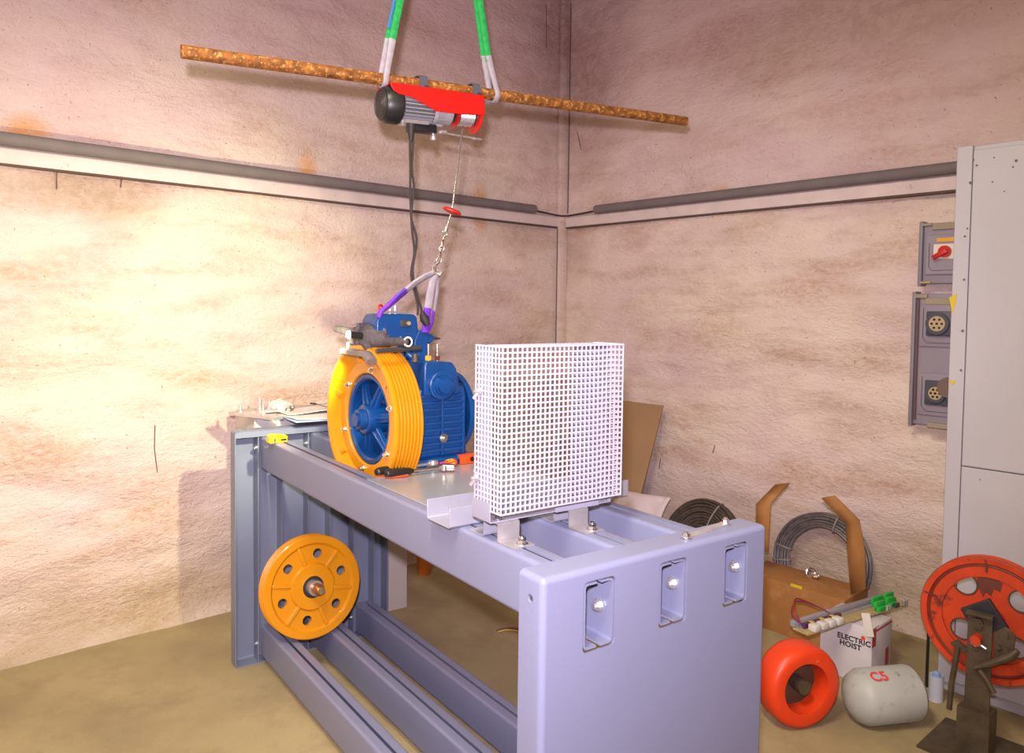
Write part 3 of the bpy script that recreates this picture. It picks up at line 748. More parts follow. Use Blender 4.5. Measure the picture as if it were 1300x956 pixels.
t.part('web', discholes(c, sd, upv, n, .094, .168, [(.132*cos(radians(42+60*k)), .132*sin(radians(42+60*k))) for k in range(6)], .0195, -.010), yellow, whl, solid=.016, flat=True)
def wp(a, r, off): return c + sd*(cos(a)*r) + upv*(sin(a)*r) + n*off
for k in range(6):
    a = radians(12+60*k); e = sd*(-sin(a))+upv*cos(a)
    t.part('spoke_rib', MB().extr([wp(a, .090, -.011)+e*.008, wp(a, .170, -.011)+e*.008, wp(a, .170, -.011)-e*.008, wp(a, .090, -.011)-e*.008], n*.009), yellow, whl, bevel=.003)
    a = radians(42+60*k)
t.part('bearing_seal', MB().lathe([(-.02, .045), (-.004, .045), (-.004, .0)], c, n, 40), rubber)
t.part('rear_shaft', MB().cyl(c-n*.02, c-n*.245, .022, 24), shaftm)
t.part('bearing_sleeve', MB().lathe([(-.01, .030), (.028, .030), (.028, .0)], c, n, 32), zinc)
t.part('shaft', MB().lathe([(0, .022), (.062, .022), (.070, .016), (.070, 0)], c, n, 32), shaftm, label='oily brown shaft end')
t.part('shaft_key', MB().obox(c+n*.076, sd*.004, upv*.010, n*.008).cyl(c+n*.068, c+n*.082, .0145, 20), chrome)

# ------------------------------------------------------------------ beige plinth behind the frame
pa1 = -.19; b0 = .142; b1 = .892
t = Thing('steel_plinth', 'low beige enamelled box standing behind the far end plate', 'cabinet', ((pa1-.42), (b0+b1)/2, 0))
zt_ = pa(326, 530, pa1).z; 
a_l = pb(297, 530, b0).x
print('plinth', zt_, a_l)
AL = -.50
t.part('carcass', MB().box((AL, b0, 0), (pa1, b1, zt_), bev=.006), plas)
t.part('corner_bead', MB().cyl((pa1+.001, b0-.001, .01), (pa1+.001, b0-.001, zt_-.01), .006, 10), whitep)
def pp(x, y, h=0): q = pz(x, y, zt_+h); return V((q.x, q.y, zt_+h))
# strap plate with studs
t = Thing('anchor_bar', 'flat zinc bar with four upright bolts lying on the beige plinth', 'metal bar', pp(325, 527))
P = [pp(296, 524, .010), pp(354, 531, .010)]
d = (P[1]-P[0]).normalized(); s = ZX.cross(d)
t.part('bar', MB().obox((P[0]+P[1])/2, (P[1]-P[0])/2, s*.024, (0, 0, .007)), zinc)
t.part('bar', MB().obox(pp(338, 522, .012), V((.0, .07, 0)), V((.02, 0, 0)), (0, 0, .005)), zinc)
for (x, y, h) in ((305, 524, .035), (330, 518, .05), (334, 527, .045), (341.5, 521, .045)):
    q = pp(x, y, .012); 
    st_ = t.part('bolt', MB().cyl(q-ZX*.008, q+ZX*h, .0055, 12), zinc)
    t.part('nut', MB().cyl(q, q+ZX*.009, .012, 6).cyl(q-ZX*.008, q-ZX*.0, .015, 16), zinc, st_)
# plastic bag
c = pp(357, 517, .022); bag = MB(); r = bmesh.ops.create_icosphere(bag.bm, subdivisions=4, radius=1)
for v in bag.bm.verts:
    k = 1+.35*noise.noise(v.co*2.3)+.12*noise.noise(v.co*7); v.co = V((v.co.x*.04, v.co.y*.055, v.co.z*.034))*k
    v.co = Matrix.Rotation(radians(-14), 3, 'X') @ v.co
    v.co.z = max(v.co.z, -.018); v.co += c
t = Thing('parts_bag', 'clear plastic bag of small hardware behind the anchor bar', 'bag', c-ZX*.019)
t.part('film', bag, bagm); t.part('hardware', MB().bolt(c+V((.055, .01, -.01)), (1, .3, .3), .010, .02).bolt(c+V((.05, .03, 0)), (1, .5, .5), .009, .012), chrome)
def papersheet(name, label, quad, h, m, sag=.004):
    b = MB(); A, B_, C_, D_ = [pp(x, y, h) for x, y in quad]; n_ = 8; G = []
    for j in range(n_+1):
        row = []
        for i in range(n_+1):
            u, v = i/n_, j/n_; p = A*(1-u)*(1-v)+B_*u*(1-v)+C_*u*v+D_*(1-u)*v
            p = p+ZX*(sag*(1+sin(u*5+h*900))*(.5+.5*cos(v*4+h*300))); row.append(b.bm.verts.new(p))
        G.append(row)
    for j in range(n_):
        for i in range(n_): b.bm.faces.new((G[j][i], G[j][i+1], G[j+1][i+1], G[j+1][i]))
    return solo(name, b, m, label, 'paper', pp(quad[0][0], quad[0][1], 0), 'm', solid=.0008, group='papers on the plinth')
papersheet('paper_sheet', 'blue edged drawing sheet, lowest of the papers on the plinth', ((352, 527), (376, 537), (440, 532), (430, 518)), .002, paperb, .001)
papersheet('paper_sheet', 'white folded sheet in the middle of the papers on the plinth', ((350, 526), (378, 534), (440, 530), (430, 516)), .004, paper, .003)
papersheet('paper_sheet', 'creased sheet on top of the papers on the plinth', ((348, 521), (366, 527), (432, 523), (424, 513)), .010, paper, .006)
P = [pp(394, 512, .03), pp(402, 513, .028), pp(420, 518, .022)]
solo('marker_pen', MB().tube([P[0], P[0].lerp(P[1], .9), P[1], P[2]], .003, 8, [.004, .0042, .002, .0016]), black, 'thin black pen lying on the papers on the plinth', 'pen', P[0], 'm')

# ------------------------------------------------------------------ small things on the floor near the frame
c = wz(538, 729, 0)
t = Thing('orange_pot', 'small orange plastic pot on the floor behind the frame', 'pot', c, 'w')
t.part('pot', MB().lathe([(0, 0), (0, .032), (.02, .034), (.11, .044), (.115, .048), (.125, .048), (.125, .043), (.02, .03), (.02, 0)], c, ZX, 32), mat('orange_pot_m', (.60, .17, .02), .5))
for i, (cc, mm) in enumerate((((650, 797), red), ((648, 801), tapey), ((646, 799), black))):
    p = wz(*cc, .004) + V((0, .0, 0))*i; solo('wire_offcut', MB().tube(smooth([p+V((-.03, -.05, 0)), p+V((-.0, -.01, .006+.002*i)), p+V((.05, .05, .0)), p+V((.06, .14, 0))]), .0025, 6), mm,
        ['thin red wire end on the floor behind the near end plate', 'thin yellow wire end on the floor behind the near end plate', 'thin black wire end on the floor behind the near end plate'][i], 'wire', p, group='wire ends on the floor')

# ------------------------------------------------------------------ overhead pipe
PA = V((1.289, -2.972, 2.256)); PB = V((1.613, -.885, 2.350)); PD = (PB-PA).normalized(); PN = PD.cross(ZX).normalized(); PU = PN.cross(PD)
if PN.dot(CAM-PA) < 0: PN = -PN
def pl(t_, s_, w_=0): return PA + PD*t_ + PU*s_ + PN*w_
if PU.z < 0: PU = -PU
def ph(x, y, w_=0):
    P = on(x, y, PN, PN.dot(PA)+w_); return P
RP = .0205
t = Thing('rusty_pipe', 'long rusty steel pipe slung across the room as a carrying bar', 'pipe', (PA+PB)/2, 'w')
LN = (PB-PA).length
t.part('tube', MB().lathe([(0, RP), (LN, RP), (LN, RP*.82), (LN-.06, RP*.8), (LN-.06, 0)], PA, PD, 32).lathe([(.06, 0), (.06, RP*.8), (0, RP*.82), (0, RP)], PA, PD, 32), rust)
t.part('pipe_bore', MB().cyl(PA+PD*.012, PA+PD*.014, RP*.81, 24).cyl(PB-PD*.014, PB-PD*.012, RP*.81, 24), rustend)
q = ph(394, 93); t.part('weld_stub', MB().lathe([(-.02, .012), (.0, .010), (.004, 0)], q-PU*.004, -PU, 16), rustend)

# ------------------------------------------------------------------ electric hoist
HB = ph(545, 150)
t = Thing('electric_hoist', 'small red electric wire rope hoist hung under the rusty pipe', 'hoist', HB, 'w')
F_ = [ph(x, y, .062) for x, y in ((497, 104), (615, 121), (616, 146), (585, 145), (553, 141), (540, 133), (524, 124), (506, 118.5), (500, 115), (496, 108))]
cov = MB(); cov.extr(F_, -PN*.003)
Bk = [p-PN*.124 for p in F_]; cov.extr(Bk, PN*.003)
cov.extr([F_[0], F_[1], F_[1]-PN*.124, F_[0]-PN*.124], -PU*.003)
cov.extr([F_[1], F_[2], F_[2]-PN*.124, F_[1]-PN*.124], -PD*.003)
L0 = [ph(x, y, -.058) for x, y in ((478, 108), (500, 104), (500, 112), (480, 120))]
cov.extr(L0, PN*.02)
cv = t.part('cover', cov, red, label='red sheet steel cover', bevel=.0012)
# motor axis
m0 = ph(492, 133, 0); m1 = ph(556, 146, 0); md = PD
ax0 = ph(493, 133); 
t.part('fan_cover', MB().lathe([(-.030, 0), (-.030, .036), (-.026, .055), (-.012, .064), (.03, .066), (.036, .062), (.036, 0)], ax0, md, 40), black, ang=30)
b = MB()
for k in range(5): b.torus(ax0-md*.030, md, .010+.010*k, .0012, 32, 5)
t.part('fan_grille', b, darkmetal)
mo = t.part('motor', MB().cyl(ax0+md*.036, ax0+md*.165, .046, 40), mat('motor_core_shade', (.10, .10, .11), .5))  # core darker than the fins, shade of the gaps put into its colour
for k in range(26):
    a = 2*pi*k/26; x_, y_, _ = basis(md); d = x_*cos(a)+y_*sin(a); e = md.cross(d)
    t.part('fin', MB().obox(ax0+md*.10+d*.050, md*.058, d*.006, e*.0014), motorgrey, mo)
t.part('end_bell', MB().lathe([(.158, .055), (.166, .057), (.172, .057), (.174, .048), (.20, .046), (.215, .050), (.235, .050), (.238, .040), (.238, 0)], ax0, md, 40), motorgrey, ang=30)
gc = t.part('gear_case', MB().cyl(ax0+md*.172, ax0+md*.236, .0485, 24), motorgrey)
for k in range(8):
    a = 2*pi*k/8; x_, y_, _ = basis(md); d = x_*cos(a)+y_*sin(a); t.part('case_rib', MB().obox(ax0+md*.19+d*.052, md*.018, d*.005, md.cross(d)*.003), motorgrey, gc)
t.part('motor_foot', MB().obox(ax0+md*.09-PU*.055, md*.05, PU*.006, PN*.03).obox(ax0+md*.04-PU*.06+PN*.02, md*.006, PU*.012, PN*.006), zinc)
cb = ph(535, 163.5, .0)
t.part('capacitor_box', MB().obox(cb, md*.052, PU*.015, PN*.022, .004), black)
t.part('limit_arm', MB().cyl(ph(557, 168), ph(610, 177), .004, 8).obox(ph(562, 168), md*.012, PU*.005, PN*.012).obox(ph(606, 177), md*.016, PU*.0015, PN*.012), zinc)
t.part('gear_stub', MB().cyl(ph(550, 166), ph(550, 178), .008, 10, .011), zinc)
dr = ax0+md*.0; dx = (ph(590, 148)-ph(493, 133)).dot(md)
da = ph(590, 147); 
for s_, fr_ in ((-.046, .046), (.040, .062)):
    t.part('drum_flange', MB().lathe([(-.004, .030), (-.004, fr_-.004), (-.002, fr_), (.002, fr_), (.004, fr_-.004), (.004, .030)], da+md*s_, md, 40, close=True), red)
t.part('drum', MB().cyl(da-md*.046, da+md*.038, .034, 32), darkmetal)
b = MB()
for k in range(9): b.torus(da+md*(-.030+.0066*k), md, .0355, .0032, 32, 6)
t.part('rope_turns', b, zinc)
for x in (533, 600):
    q = ph(x, 100+(x-533)*.15, 0); tt = (q-PA).dot(PD)
    b = MB(); pts = [(.062, -.045), (.040, -.040), (.033, -.010), (.031, .024), (0, .030), (-.031, .024), (-.033, -.02), (-.04, -.045)]
    b.sheet(rpath(pts, .012, 3), .004, pl(tt-.016, 0), PN, PU, PD*.032)
    cl = t.part('pipe_clamp', b, mat('clamp_grey%d' % x, (.14, .14, .18), .4, .4), label='grey steel clamp over the pipe')
    t.part('bolt', MB().bolt(pl(tt+.006, -.018, .036), PN, .006, .006), darkmetal, cl)
# ------------------------------------------------------------------ hoist rope with hook and stop
LDb = pa(588, 161, .74); 
R0 = ph(588, 160, .034); HK = L2W(.82, .474, 1.625); 
t = Thing('hoist_rope', 'thin steel rope running down from the hoist to a chrome hook', 'rope', HK, 'w')
def rp(x, y, f): 
    # a point on the plane that holds the rope, f measured down it
    nn = (HK-R0).cross(RT).normalized(); return on(x, y, nn, nn.dot(R0))
s0 = rp(574, 268, 0); s1 = rp(566, 293, 0); s2 = rp(557, 332, 0); s3 = rp(556, 347, 0)
t.part('wire_rope', MB().tube([R0, s0, s1], .0032, 8), chrome)
t.part('limit_weight', MB().lathe([(-.009, .006), (-.008, .024), (-.003, .034), (.003, .035), (.008, .024), (.010, .006)], s0, (s0-R0)+RT*.02+V((-.1, 0, .1)), 32, close=True), red, label='red round stop weight')
t.part('thimble', MB().torus(s1+(s1-s0).normalized()*.010, fw, .009, .003, 20, 8).cyl(s1-(s1-s0).normalized()*.012, s1+(s1-s0).normalized()*.004, .0065, 10), chrome)
dd = (s2-s1).normalized(); b = MB()
for k in range(4):
    c_ = s1+(s2-s1)*(.28+.19*k); b.tube([c_-dd*.010, c_, c_+dd*.010], .007 if k % 2 else .005, 8)
    b.torus(c_+dd*.012, (fw if k % 2 else RT), .0085, .003, 16, 6)
t.part('chain_link', b, chrome)
side = dd.cross(fw).normalized()
hkpts = [s2-dd*.012, s2+dd*.0, s2+dd*.012-side*.008, s2+dd*.028-side*.010, s2+dd*.042-side*.002, s2+dd*.046+side*.012, s2+dd*.036+side*.018]
t.part('hook', MB().tube(smooth(hkpts, 4), .0068, 10), chrome)

# ------------------------------------------------------------------ power cords
c0 = ph(522, 162, .03); 
cpts = [ph(x, y, .03) for x, y in ((521, 170), (521, 185), (522, 215), (521, 240))]
dsteps = [(521, 240), (524, 270), (523, 300), (526, 330), (524, 355), (528, 380)]
def between(x, y, f): A = ph(x, y, .03); B_ = CAM+ray(x, y)*((L2W(.80, .40, 1.5)-CAM).dot(fw)); return A.lerp(B_, f)
P1_ = [c0-ZX*.01] + [between(x, y, f) for x, y, f in ((520.5, 185, .05), (521, 215, .15), (521, 250, .3), (523, 290, .5), (526, 320, .65), (522, 350, .8), (530, 385, .95), (530, 400, 1))]
P2_ = [c0+PD*.008-ZX*.01] + [between(x, y, f) for x, y, f in ((524, 185, .05), (523, 215, .15), (525.5, 240, .3), (522, 275, .45), (529, 305, .6), (524, 345, .8), (531, 378, .95), (536, 395, 1))]
t = Thing('power_cord', 'pair of black power cords hanging from the hoist down to the motor', 'cord', P1_[-1], 'w')
t.part('cord', MB().tube(smooth(P1_), .0042, 8), cord_m); t.part('cord', MB().tube(smooth(P2_), .0042, 8), cord_m)
t.part('strain_relief', MB().tube([c0+ZX*.012, c0-ZX*.02, c0-ZX*.045], .012, 10, [.016, .012, .007]), rubber)
e = between(539, 405, 1); t.part('plug', MB().tube([P2_[-1], between(537, 400, 1), e, between(543, 413, 1)], .01, 10, [.006, .012, .017, .010]), rubber, label='black plug on the cord end')

# ------------------------------------------------------------------ green slings carrying the pipe
HKC = on(566, -290, PN, PN.dot(PA))
def sling(name, label, xt, xs, ys, xb, yb, seedw):
    t = Thing(name, label, 'sling', HKC.lerp(ph(xb, yb), .9), 'w')
    for k, w_ in enumerate((.026, -.026)):
        dxx = 6 if k == 0 else -3
        top = HKC; mid = ph(xs+dxx*.6, ys, w_*.9); tb = (ph(xb, yb)-PA).dot(PD); bot = pl(tb, 0, w_*1.0)
        g_ = t.part('webbing', MB().strap([top, top.lerp(mid, .6), mid], PD, [.02, .026, .024], .006), greengel, label='green sling webbing')
        t.part('sleeve', MB().strap([mid.lerp(top, .02), mid.lerp(bot, .5), bot], PD, [.025, .021, .019], .007), sleeve, label='grey protective sleeve')
    tt = (ph(xb, yb)-PA).dot(PD)
    arc = [pl(tt, cos(a)*.027, sin(a)*.027) for a in [radians(x) for x in range(80, 285, 20)]]
    t.part('sleeve', MB().strap(arc, PD, .019, .006), sleeve, label='grey sleeve looped under the pipe')
    return t
t = sling('round_sling', 'green lifting sling at left of the hoist, with blue tag', 505, 493, 57, 486, 98, .6)
t.part('tag', MB().strap([ph(501, 0, .03), ph(497, 18, .032), ph(493, 36, .03)], PD, .008, .002), mat('blue_tag', (.03, .16, .6), .6))
sling('round_sling', 'green lifting sling at right of the hoist, narrower strands', 609, 617, 78, 627, 115, -1)
t = Thing('ceiling_hook', 'steel hook in the ceiling holding both green slings', 'hook', HKC, 'w')
t.part('hook', MB().torus(HKC+ZX*.0, PD, .03, .008, 24, 8), darkmetal); t.part('shank', MB().cyl(HKC+ZX*.03, V((HKC.x, HKC.y, 3.6)), .008, 12), darkmetal)

# ------------------------------------------------------------------ purple machine sling
def q8(x, y, a=.80): return pa(x, y, a)
t = Thing('lifting_sling', 'purple lifting sling with grey sleeves from the hook to the blue motor', 'sling', q8(545, 425))
sa = q8(556, 344, .82)
t.part('sleeve', MB().strap([q8(556, 344), q8(540, 351), q8(526, 360), q8(513, 371)], V((.5, .3, .8)), [.014, .026, .03, .03], .008), sleeve, label='grey sleeve of the left leg')
t.part('webbing', MB().strap([q8(515, 369), q8(503, 379), q8(492, 389), q8(484, 395), q8(480, 403)], V((.5, .3, .8)), [.030, .034, .018, .012, .010], .009), purple, label='purple webbing gathered at the red eye')
t.part('sleeve', MB().strap([q8(555, 349, .81), q8(549, 357, .81), q8(546, 372, .81), q8(543, 392, .81)], BX, [.012, .026, .027, .027], .005), sleeve, label='grey sleeve of the right leg')
t.part('webbing', MB().strap([q8(543, 391, .81), q8(541, 410, .81), q8(540, 422, .81)], BX, .027, .006), purple)
t.part('sleeve', MB().strap([q8(556, 350, .76), q8(555, 370, .76), q8(551, 396, .76)], BX, [.010, .012, .011], .005), sleeve)
t.part('webbing', MB().strap([q8(551, 394, .76), q8(548, 412, .76), q8(542, 424, .77)], BX, .009, .005), purple)
t.part('tag', MB().strap([q8(511, 368, .83), q8(505, 376, .83)], V((.5, .3, .8)), .014, .002), MATS['blue_tag'])

# ------------------------------------------------------------------ grey metal cabinet at the right
CX0 = 2.607; CY = -.50; CZ = 2.147
t = Thing('metal_cabinet', 'tall pale grey enamelled steel cabinet against the right wall', 'cabinet', (3.1, -.3, 0), 'w')
seamx = .058; seamz = .91
t.part('carcass', MB().box((CX0, CY+.02, 0), (3.75, -.15, CZ)), cabm, bevel=.004)
t.part('frame_stile', MB().box((CX0, CY, 0.04), (CX0+seamx-.003, CY+.019, CZ)), cabm, bevel=.003)
t.part('door', MB().box((CX0+seamx, CY-.001, seamz+.002), (3.68, CY+.018, CZ-.02)), cabm, bevel=.003, label='upper door with a rusty speckled edge')
t.part('door', MB().box((CX0+seamx, CY-.001, .05), (3.68, CY+.018, seamz-.002)), cabm, bevel=.003, label='lower door')
t.part('plinth', MB().box((CX0+.01, CY+.03, 0), (3.74, CY+.04, .05)), cabedge)
b = MB()
for (x, y, s) in ((1236, 203, 1), (1232, 232, 1.6), (1228, 290, 1), (1225, 300, 1.2), (1224, 355, 1.3), (1222, 420, 1.5), (1220, 470, 1.3), (1240, 210, 1.2), (1262, 200, .8), (1290, 204, 1.5), (1286, 212, 1.), (1260, 231, .9), (1275, 243, .7), (1244, 609, .8)):
    q = wy(x, y, CY-.002); b.cyl(q, q-V((0, .0012, 0)), .0035*s, 7)
t.part('rust_chip', b, mat('rust_chip', (.16, .11, .07), .9))
b = MB()
for pts in (((1213, 386), (1209, 398), (1205, 378), (1215, 372)), ((1206, 482), (1213, 484), (1211, 488), (1206, 487))):
    P = [wy(x, y, CY-.0012) for x, y in pts]; t.part('tape_scrap', MB().extr(P, (0, -.0008, 0)), tapey)

# ------------------------------------------------------------------ socket boxes on the right wall
def sockbox(name, label, p_tl, p_bl, x1, y_lid=-.09):
    q = wy(*p_tl, y_lid); r_ = wy(*p_bl, y_lid); t = Thing(name, label, 'electrical box', (q.x+.1, -.02, r_.z), 'w'); xl = q.x
    t.part('back_box', MB().box((xl+.012, -.072, r_.z+.01), (xl+x1, .004, q.z-.01), bev=.006), sockm)
    t.part('side_rail', MB().box((xl-.004, -.088, r_.z), (xl+.012, -.02, q.z), bev=.004), mat('socket_edge', (.22, .20, .24), .5), label='raised hinge rail at left')
    return t, xl, r_.z, q.z
t, xl, z0_, z1_ = sockbox('switch_box', 'grey wall switch box with red rotary knob beside the cabinet', (1168, 281), (1167, 363), .30)
t.part('lid', MB().prism([(.026, .07), (.26, .07), (.26, z1_-z0_-.045), (.026, z1_-z0_-.045)], (xl, -.072, z0_-.02), AX, ZX, (0, -.012, 0)), sockm, bevel=.003)
t.part('top_flange', MB().box((xl+.05, -.082, z1_-.042), (xl+.3, -.070, z1_-.012)).box((xl+.006, -.086, z1_-.022), (xl+.05, -.078, z1_-.010)), mat('socket_tan', (.30, .25, .18), .5), bevel=.002)
t.part('hinge', MB().cyl((xl+.010, -.082, z0_+.015), (xl+.05, -.082, z0_+.015), .006, 10), brass)
q = wy(1198, 320, -.088); t.part('label_plate', MB().box((q.x-.042, -.0875, q.z-.030), (q.x+.06, -.084, q.z+.036)), cream)
q2 = wy(1200, 304, -.088); t.part('warning_strip', MB().box((q2.x-.035, -.0875, q2.z-.009), (q2.x+.06, -.084, q2.z+.008)), amber)
kn = t.part('knob', MB().cyl(q+V((.006, 0, .002)), q+V((.006, -.014, .002)), .026, 28), red)
t.part('knob_grip', MB().obox(q+V((-.010, -.018, -.010)), V((.028, 0, .016)), V((-.005, 0, .009)), V((0, .008, 0)), .003), red, kn)
t.part('lid_groove', MB().sheet([(.04, z1_-z0_-.10), (.04, .085), (.055, .067), (.25, .067)], .0028, (xl, -.0842, z0_), AX, ZX, (0, -.001, 0)), sockd)
t, xl, z0_, z1_ = sockbox('socket_box', 'long grey wall box with two round sockets below the switch box', (1159, 370), (1157, 541), .32)
t.part('top_flange', MB().box((xl+.05, -.084, z1_-.06), (xl+.3, -.070, z1_-.03)).box((xl+.008, -.086, z1_-.03), (xl+.06, -.078, z1_-.012)), MATS['socket_tan'], bevel=.002)
t.part('cover_strip', MB().box((xl+.018, -.078, z0_+.03), (xl+.026, -.071, z1_-.03)), mat('rail_brown', (.12, .05, .03), .6))
for (x, y, r_) in ((1192, 411, .042), (1190, 499, .036)):
    q = wy(x, y, -.09)
    lid = t.part('lid', MB().box((q.x-.085, -.082, q.z-.105), (q.x+.12, -.070, q.z+.085), bev=.004), sockm)
    t.part('lid_groove', MB().sheet([(-.070, .07), (-.070, -.065), (-.050, -.088), (.10, -.088)], .0028, (q.x, -.0825, q.z), AX, ZX, (0, -.001, 0)), sockd, lid)
    t.part('socket_body', MB().obox(V((q.x, -.090, q.z)), (.052, 0, 0), (0, .010, 0), (0, 0, .055), .006).cyl((q.x, -.095, q.z), (q.x, -.115, q.z), r_*1.15, 28), sockd, lid)
    t.part('socket_face', MB().cyl((q.x, -.112, q.z), (q.x, -.1165, q.z), r_*.80, 28), brass, lid)
    b = MB()
    for k in range(7):
        a = 2*pi*k/6; rr_ = 0 if k == 6 else r_*.5; b.cyl((q.x+rr_*cos(a), -.1165, q.z+rr_*sin(a)), (q.x+rr_*cos(a), -.118, q.z+rr_*sin(a)), .0055, 12)
    t.part('socket_hole', b, black, lid)
q = wy(1203, 492, -.13); t.part('flap_cap', MB().cyl((q.x+.005, -.118, q.z), (q.x+.005, -.14, q.z), .045, 28), mat('cap_brown', (.16, .10, .08), .6))
t.part('latch', MB().box((xl+.08, -.09, z0_+.004), (xl+.22, -.07, z0_+.026)).cyl((xl+.2, -.092, z0_+.01), (xl+.2, -.10, z0_+.01), .009, 10), MATS['socket_tan'])

# ------------------------------------------------------------------ things along the right wall
P = [wy(x, y, yy) for x, y, yy in ((768, 508, -.06), (842, 515, -.06), (818, 640, -.22))]
c1 = V((P[0].x-.25, P[0].y, P[0].z)); lo = V((P[2].x-.03, -.22, 0)); 
solo('hardboard_panel', MB().extr([(c1.x, -.055, P[0].z+.01), (P[1].x, -.055, P[1].z), (P[2].x-.08, -.30, .0), (c1.x-.05, -.30, 0)], (0, -.006, .0)), board,
     'brown hardboard panel leaning on the right wall behind the mesh guard', 'board', (c1.x+.2, -.3, 0))
# white sheet of wrapping
b = MB(); cs = [wy(x, y, -.25) for x, y in ((785, 622), (852, 632), (838, 660), (775, 660))]
G = []
for j in range(9):
    row = []
    for i in range(9):
        u, v = i/8, j/8; p = cs[0]*(1-u)*(1-v)+cs[1]*u*(1-v)+cs[2]*u*v+cs[3]*(1-u)*v; 
        if v > .0: p = V((p.x, p.y-.12*v, p.z-(v**2)*(p.z-.12)*.9))
        p.y += .02*sin(u*9)*(.3+v)+.008*sin(u*23+v*5); row.append(b.bm.verts.new(p))
    G.append(row)
for j in range(8):
    for i in range(8): b.bm.faces.new((G[j][i], G[j][i+1], G[j+1][i+1], G[j+1][i]))
solo('wrapping_sheet', b, sheet, 'crumpled white wrapping sheet behind the far beam, beside the dark rope coil', 'sheet', (cs[2].x, -.35, .0), solid=.004)

def coil(name, label, c, nrm, R0_, R1_, thick, nr, nl, m, ties):
    t = Thing(name, label, 'cable coil', V((c[0], c[1], max(0, c[2]-R1_))), 'w'); c = V(c); nrm = V(nrm).normalized()
    x, y, ax = basis(nrm); r = (R1_-R0_)/nr/2
    for l in range(nl):
        b = MB()
        for k in range(nr):
            R = R0_+(R1_-R0_)*(k+.5)/nr; off = (l-(nl-1)/2)*thick/nl
            pts = []; ph0 = random.random()*6
            for i in range(65):
                a = 2*pi*i/64; rr = R+random.uniform(-.0006, .0006)+.002*sin(a*2+ph0); pts.append(c+(x*cos(a)+y*sin(a))*rr+ax*(off+.003*sin(a*3+ph0+k)))
            b.tube(pts[:-1]+[pts[0]], r*.98, 6)
        t.part('rope_turns', b, m)
    for a in ties:
        d = x*cos(a)+y*sin(a); b = MB(); cc = c+d*(R0_+R1_)/2
        hw = (R1_-R0_)/2+.006; ht = thick/2+.008
        pts = [cc+d*hw*cos(q)+ax*ht*sin(q) for q in [2*pi*i/20 for i in range(21)]]
        b.tube(pts, .0045, 6); t.part('tie', b, ropegap)
    return t
cc = wy(889, 705, -.22)
coil('rope_coil', 'dark brown coil of steel rope behind the near end plate', (cc.x, -.22, .235), (0, -.93, .36), .075, .235, .05, 10, 3, rope, (radians(70), radians(200)))
cc = wy(1040, 735, -.12)
coil('rope_coil', 'grey coil of steel rope on the wall behind the cardboard box', (1.93, -.11, .257), (.05, -.97, .22), .165, .245, .035, 6, 2, rope2, (radians(75), radians(170), radians(190)))

# cardboard box with two end strips folded up
bx0, bx1, by0, by1, bh = 1.72, 2.225, -.495, -.26, .285
zt1 = wy(1082, 744, by0).z; zt0 = wy(978, 726, by0).z; print('box tops', zt1, zt0)
t = Thing('cardboard_box', 'brown cardboard box with two upright end flaps in front of the grey coil', 'box', (1.97, -.4, 0), 'w')
bh = .245
t.part('carton', MB().box((bx0, by0, 0), (bx1, by1, bh), bev=.003), card)
def flap(pts, label):
    b = MB(); w_ = V((0, .17, 0)); n_ = len(pts)
    A = [b.bm.verts.new(p[0]) for p in pts]; B_ = [b.bm.verts.new(p[1]) for p in pts]
    for i in range(n_-1): b.bm.faces.new((A[i], A[i+1], B_[i+1], B_[i]))
    return t.part('flap', b, card, solid=.005, label=label)
yf = -.46
K = lambda x, y, yy=yf: wy(x, y, yy)
flap([(K(959, 700), K(975, 700)), (K(959.5, 640), K(978, 639)), (K(984, 615, -.36), K(1002, 613, -.36))], 'tall left end flap bent over to the right')
flap([(K(1080, 755), K(1099, 748)), (K(1076, 710), K(1098, 700)), (K(1073, 664), K(1091, 661)), (K(1043, 633, -.56), K(1060, 630, -.56))], 'tall right end flap bent back to the left')
q = wy(1012, 733, by0); t.part('tape_strip', MB().box((q.x-.03, by0-.0015, q.z-.035), (q.x+.025, by0-.0005, bh-.006)), tapey)
q = wz(1034, 731, bh); q.y = min(q.y, -.33); q.z = bh+.002
t = Thing('shackle', 'small chrome rope clamp lying on top of the cardboard box', 'shackle', q, 'w')
b = MB().torus(q+V((0, 0, .020)), V((.6, -.6, .3)), .020, .0065, 20, 8); b.obox(q+V((.012, .0, .012)), (.022, 0, 0), (0, .010, 0), (0, 0, .011), .003); t.part('bow', b, chrome)
b = MB()
for s in (-1, 1): b.cyl(q+V((.022, .008*s, .01)), q+V((.04, .008*s, .012)), .008, 6)
t.part('nut', b, chrome)

# white carton of the hoist
ky0, ky1, kh = -.69, -.50, .235
kx0 = wy(1040, 850, ky0).x; kx1 = wy(1106, 850, ky0).x; print('carton', kx0, kx1)
t = Thing('hoist_carton', 'white and red printed carton lettered ELECTRIC HOIST on the floor', 'carton', ((kx0+kx1)/2, (ky0+ky1)/2, 0), 'w')
t.part('box', MB().box((kx0, ky0, 0), (kx1, ky1, kh), bev=.002), carton)
t.part('flap', MB().extr([(kx0, ky0, kh), (kx1, ky0, kh), (kx1, ky0+.06, kh+.002), (kx0, ky0+.06, kh+.002)], (0, 0, .003)), carton, label='loose top flap')
for lo_, hi_ in (((kx1, ky0, kh-.075), (kx1+.001, ky0+.035, kh-.001)), ((kx1, ky0+.036, kh-.018), (kx1+.001, ky1, kh-.010)), ((kx1, ky1-.06, .05), (kx1+.001, ky1-.025, .12))):
    t.part('red_print', MB().box(lo_, hi_), cartred)
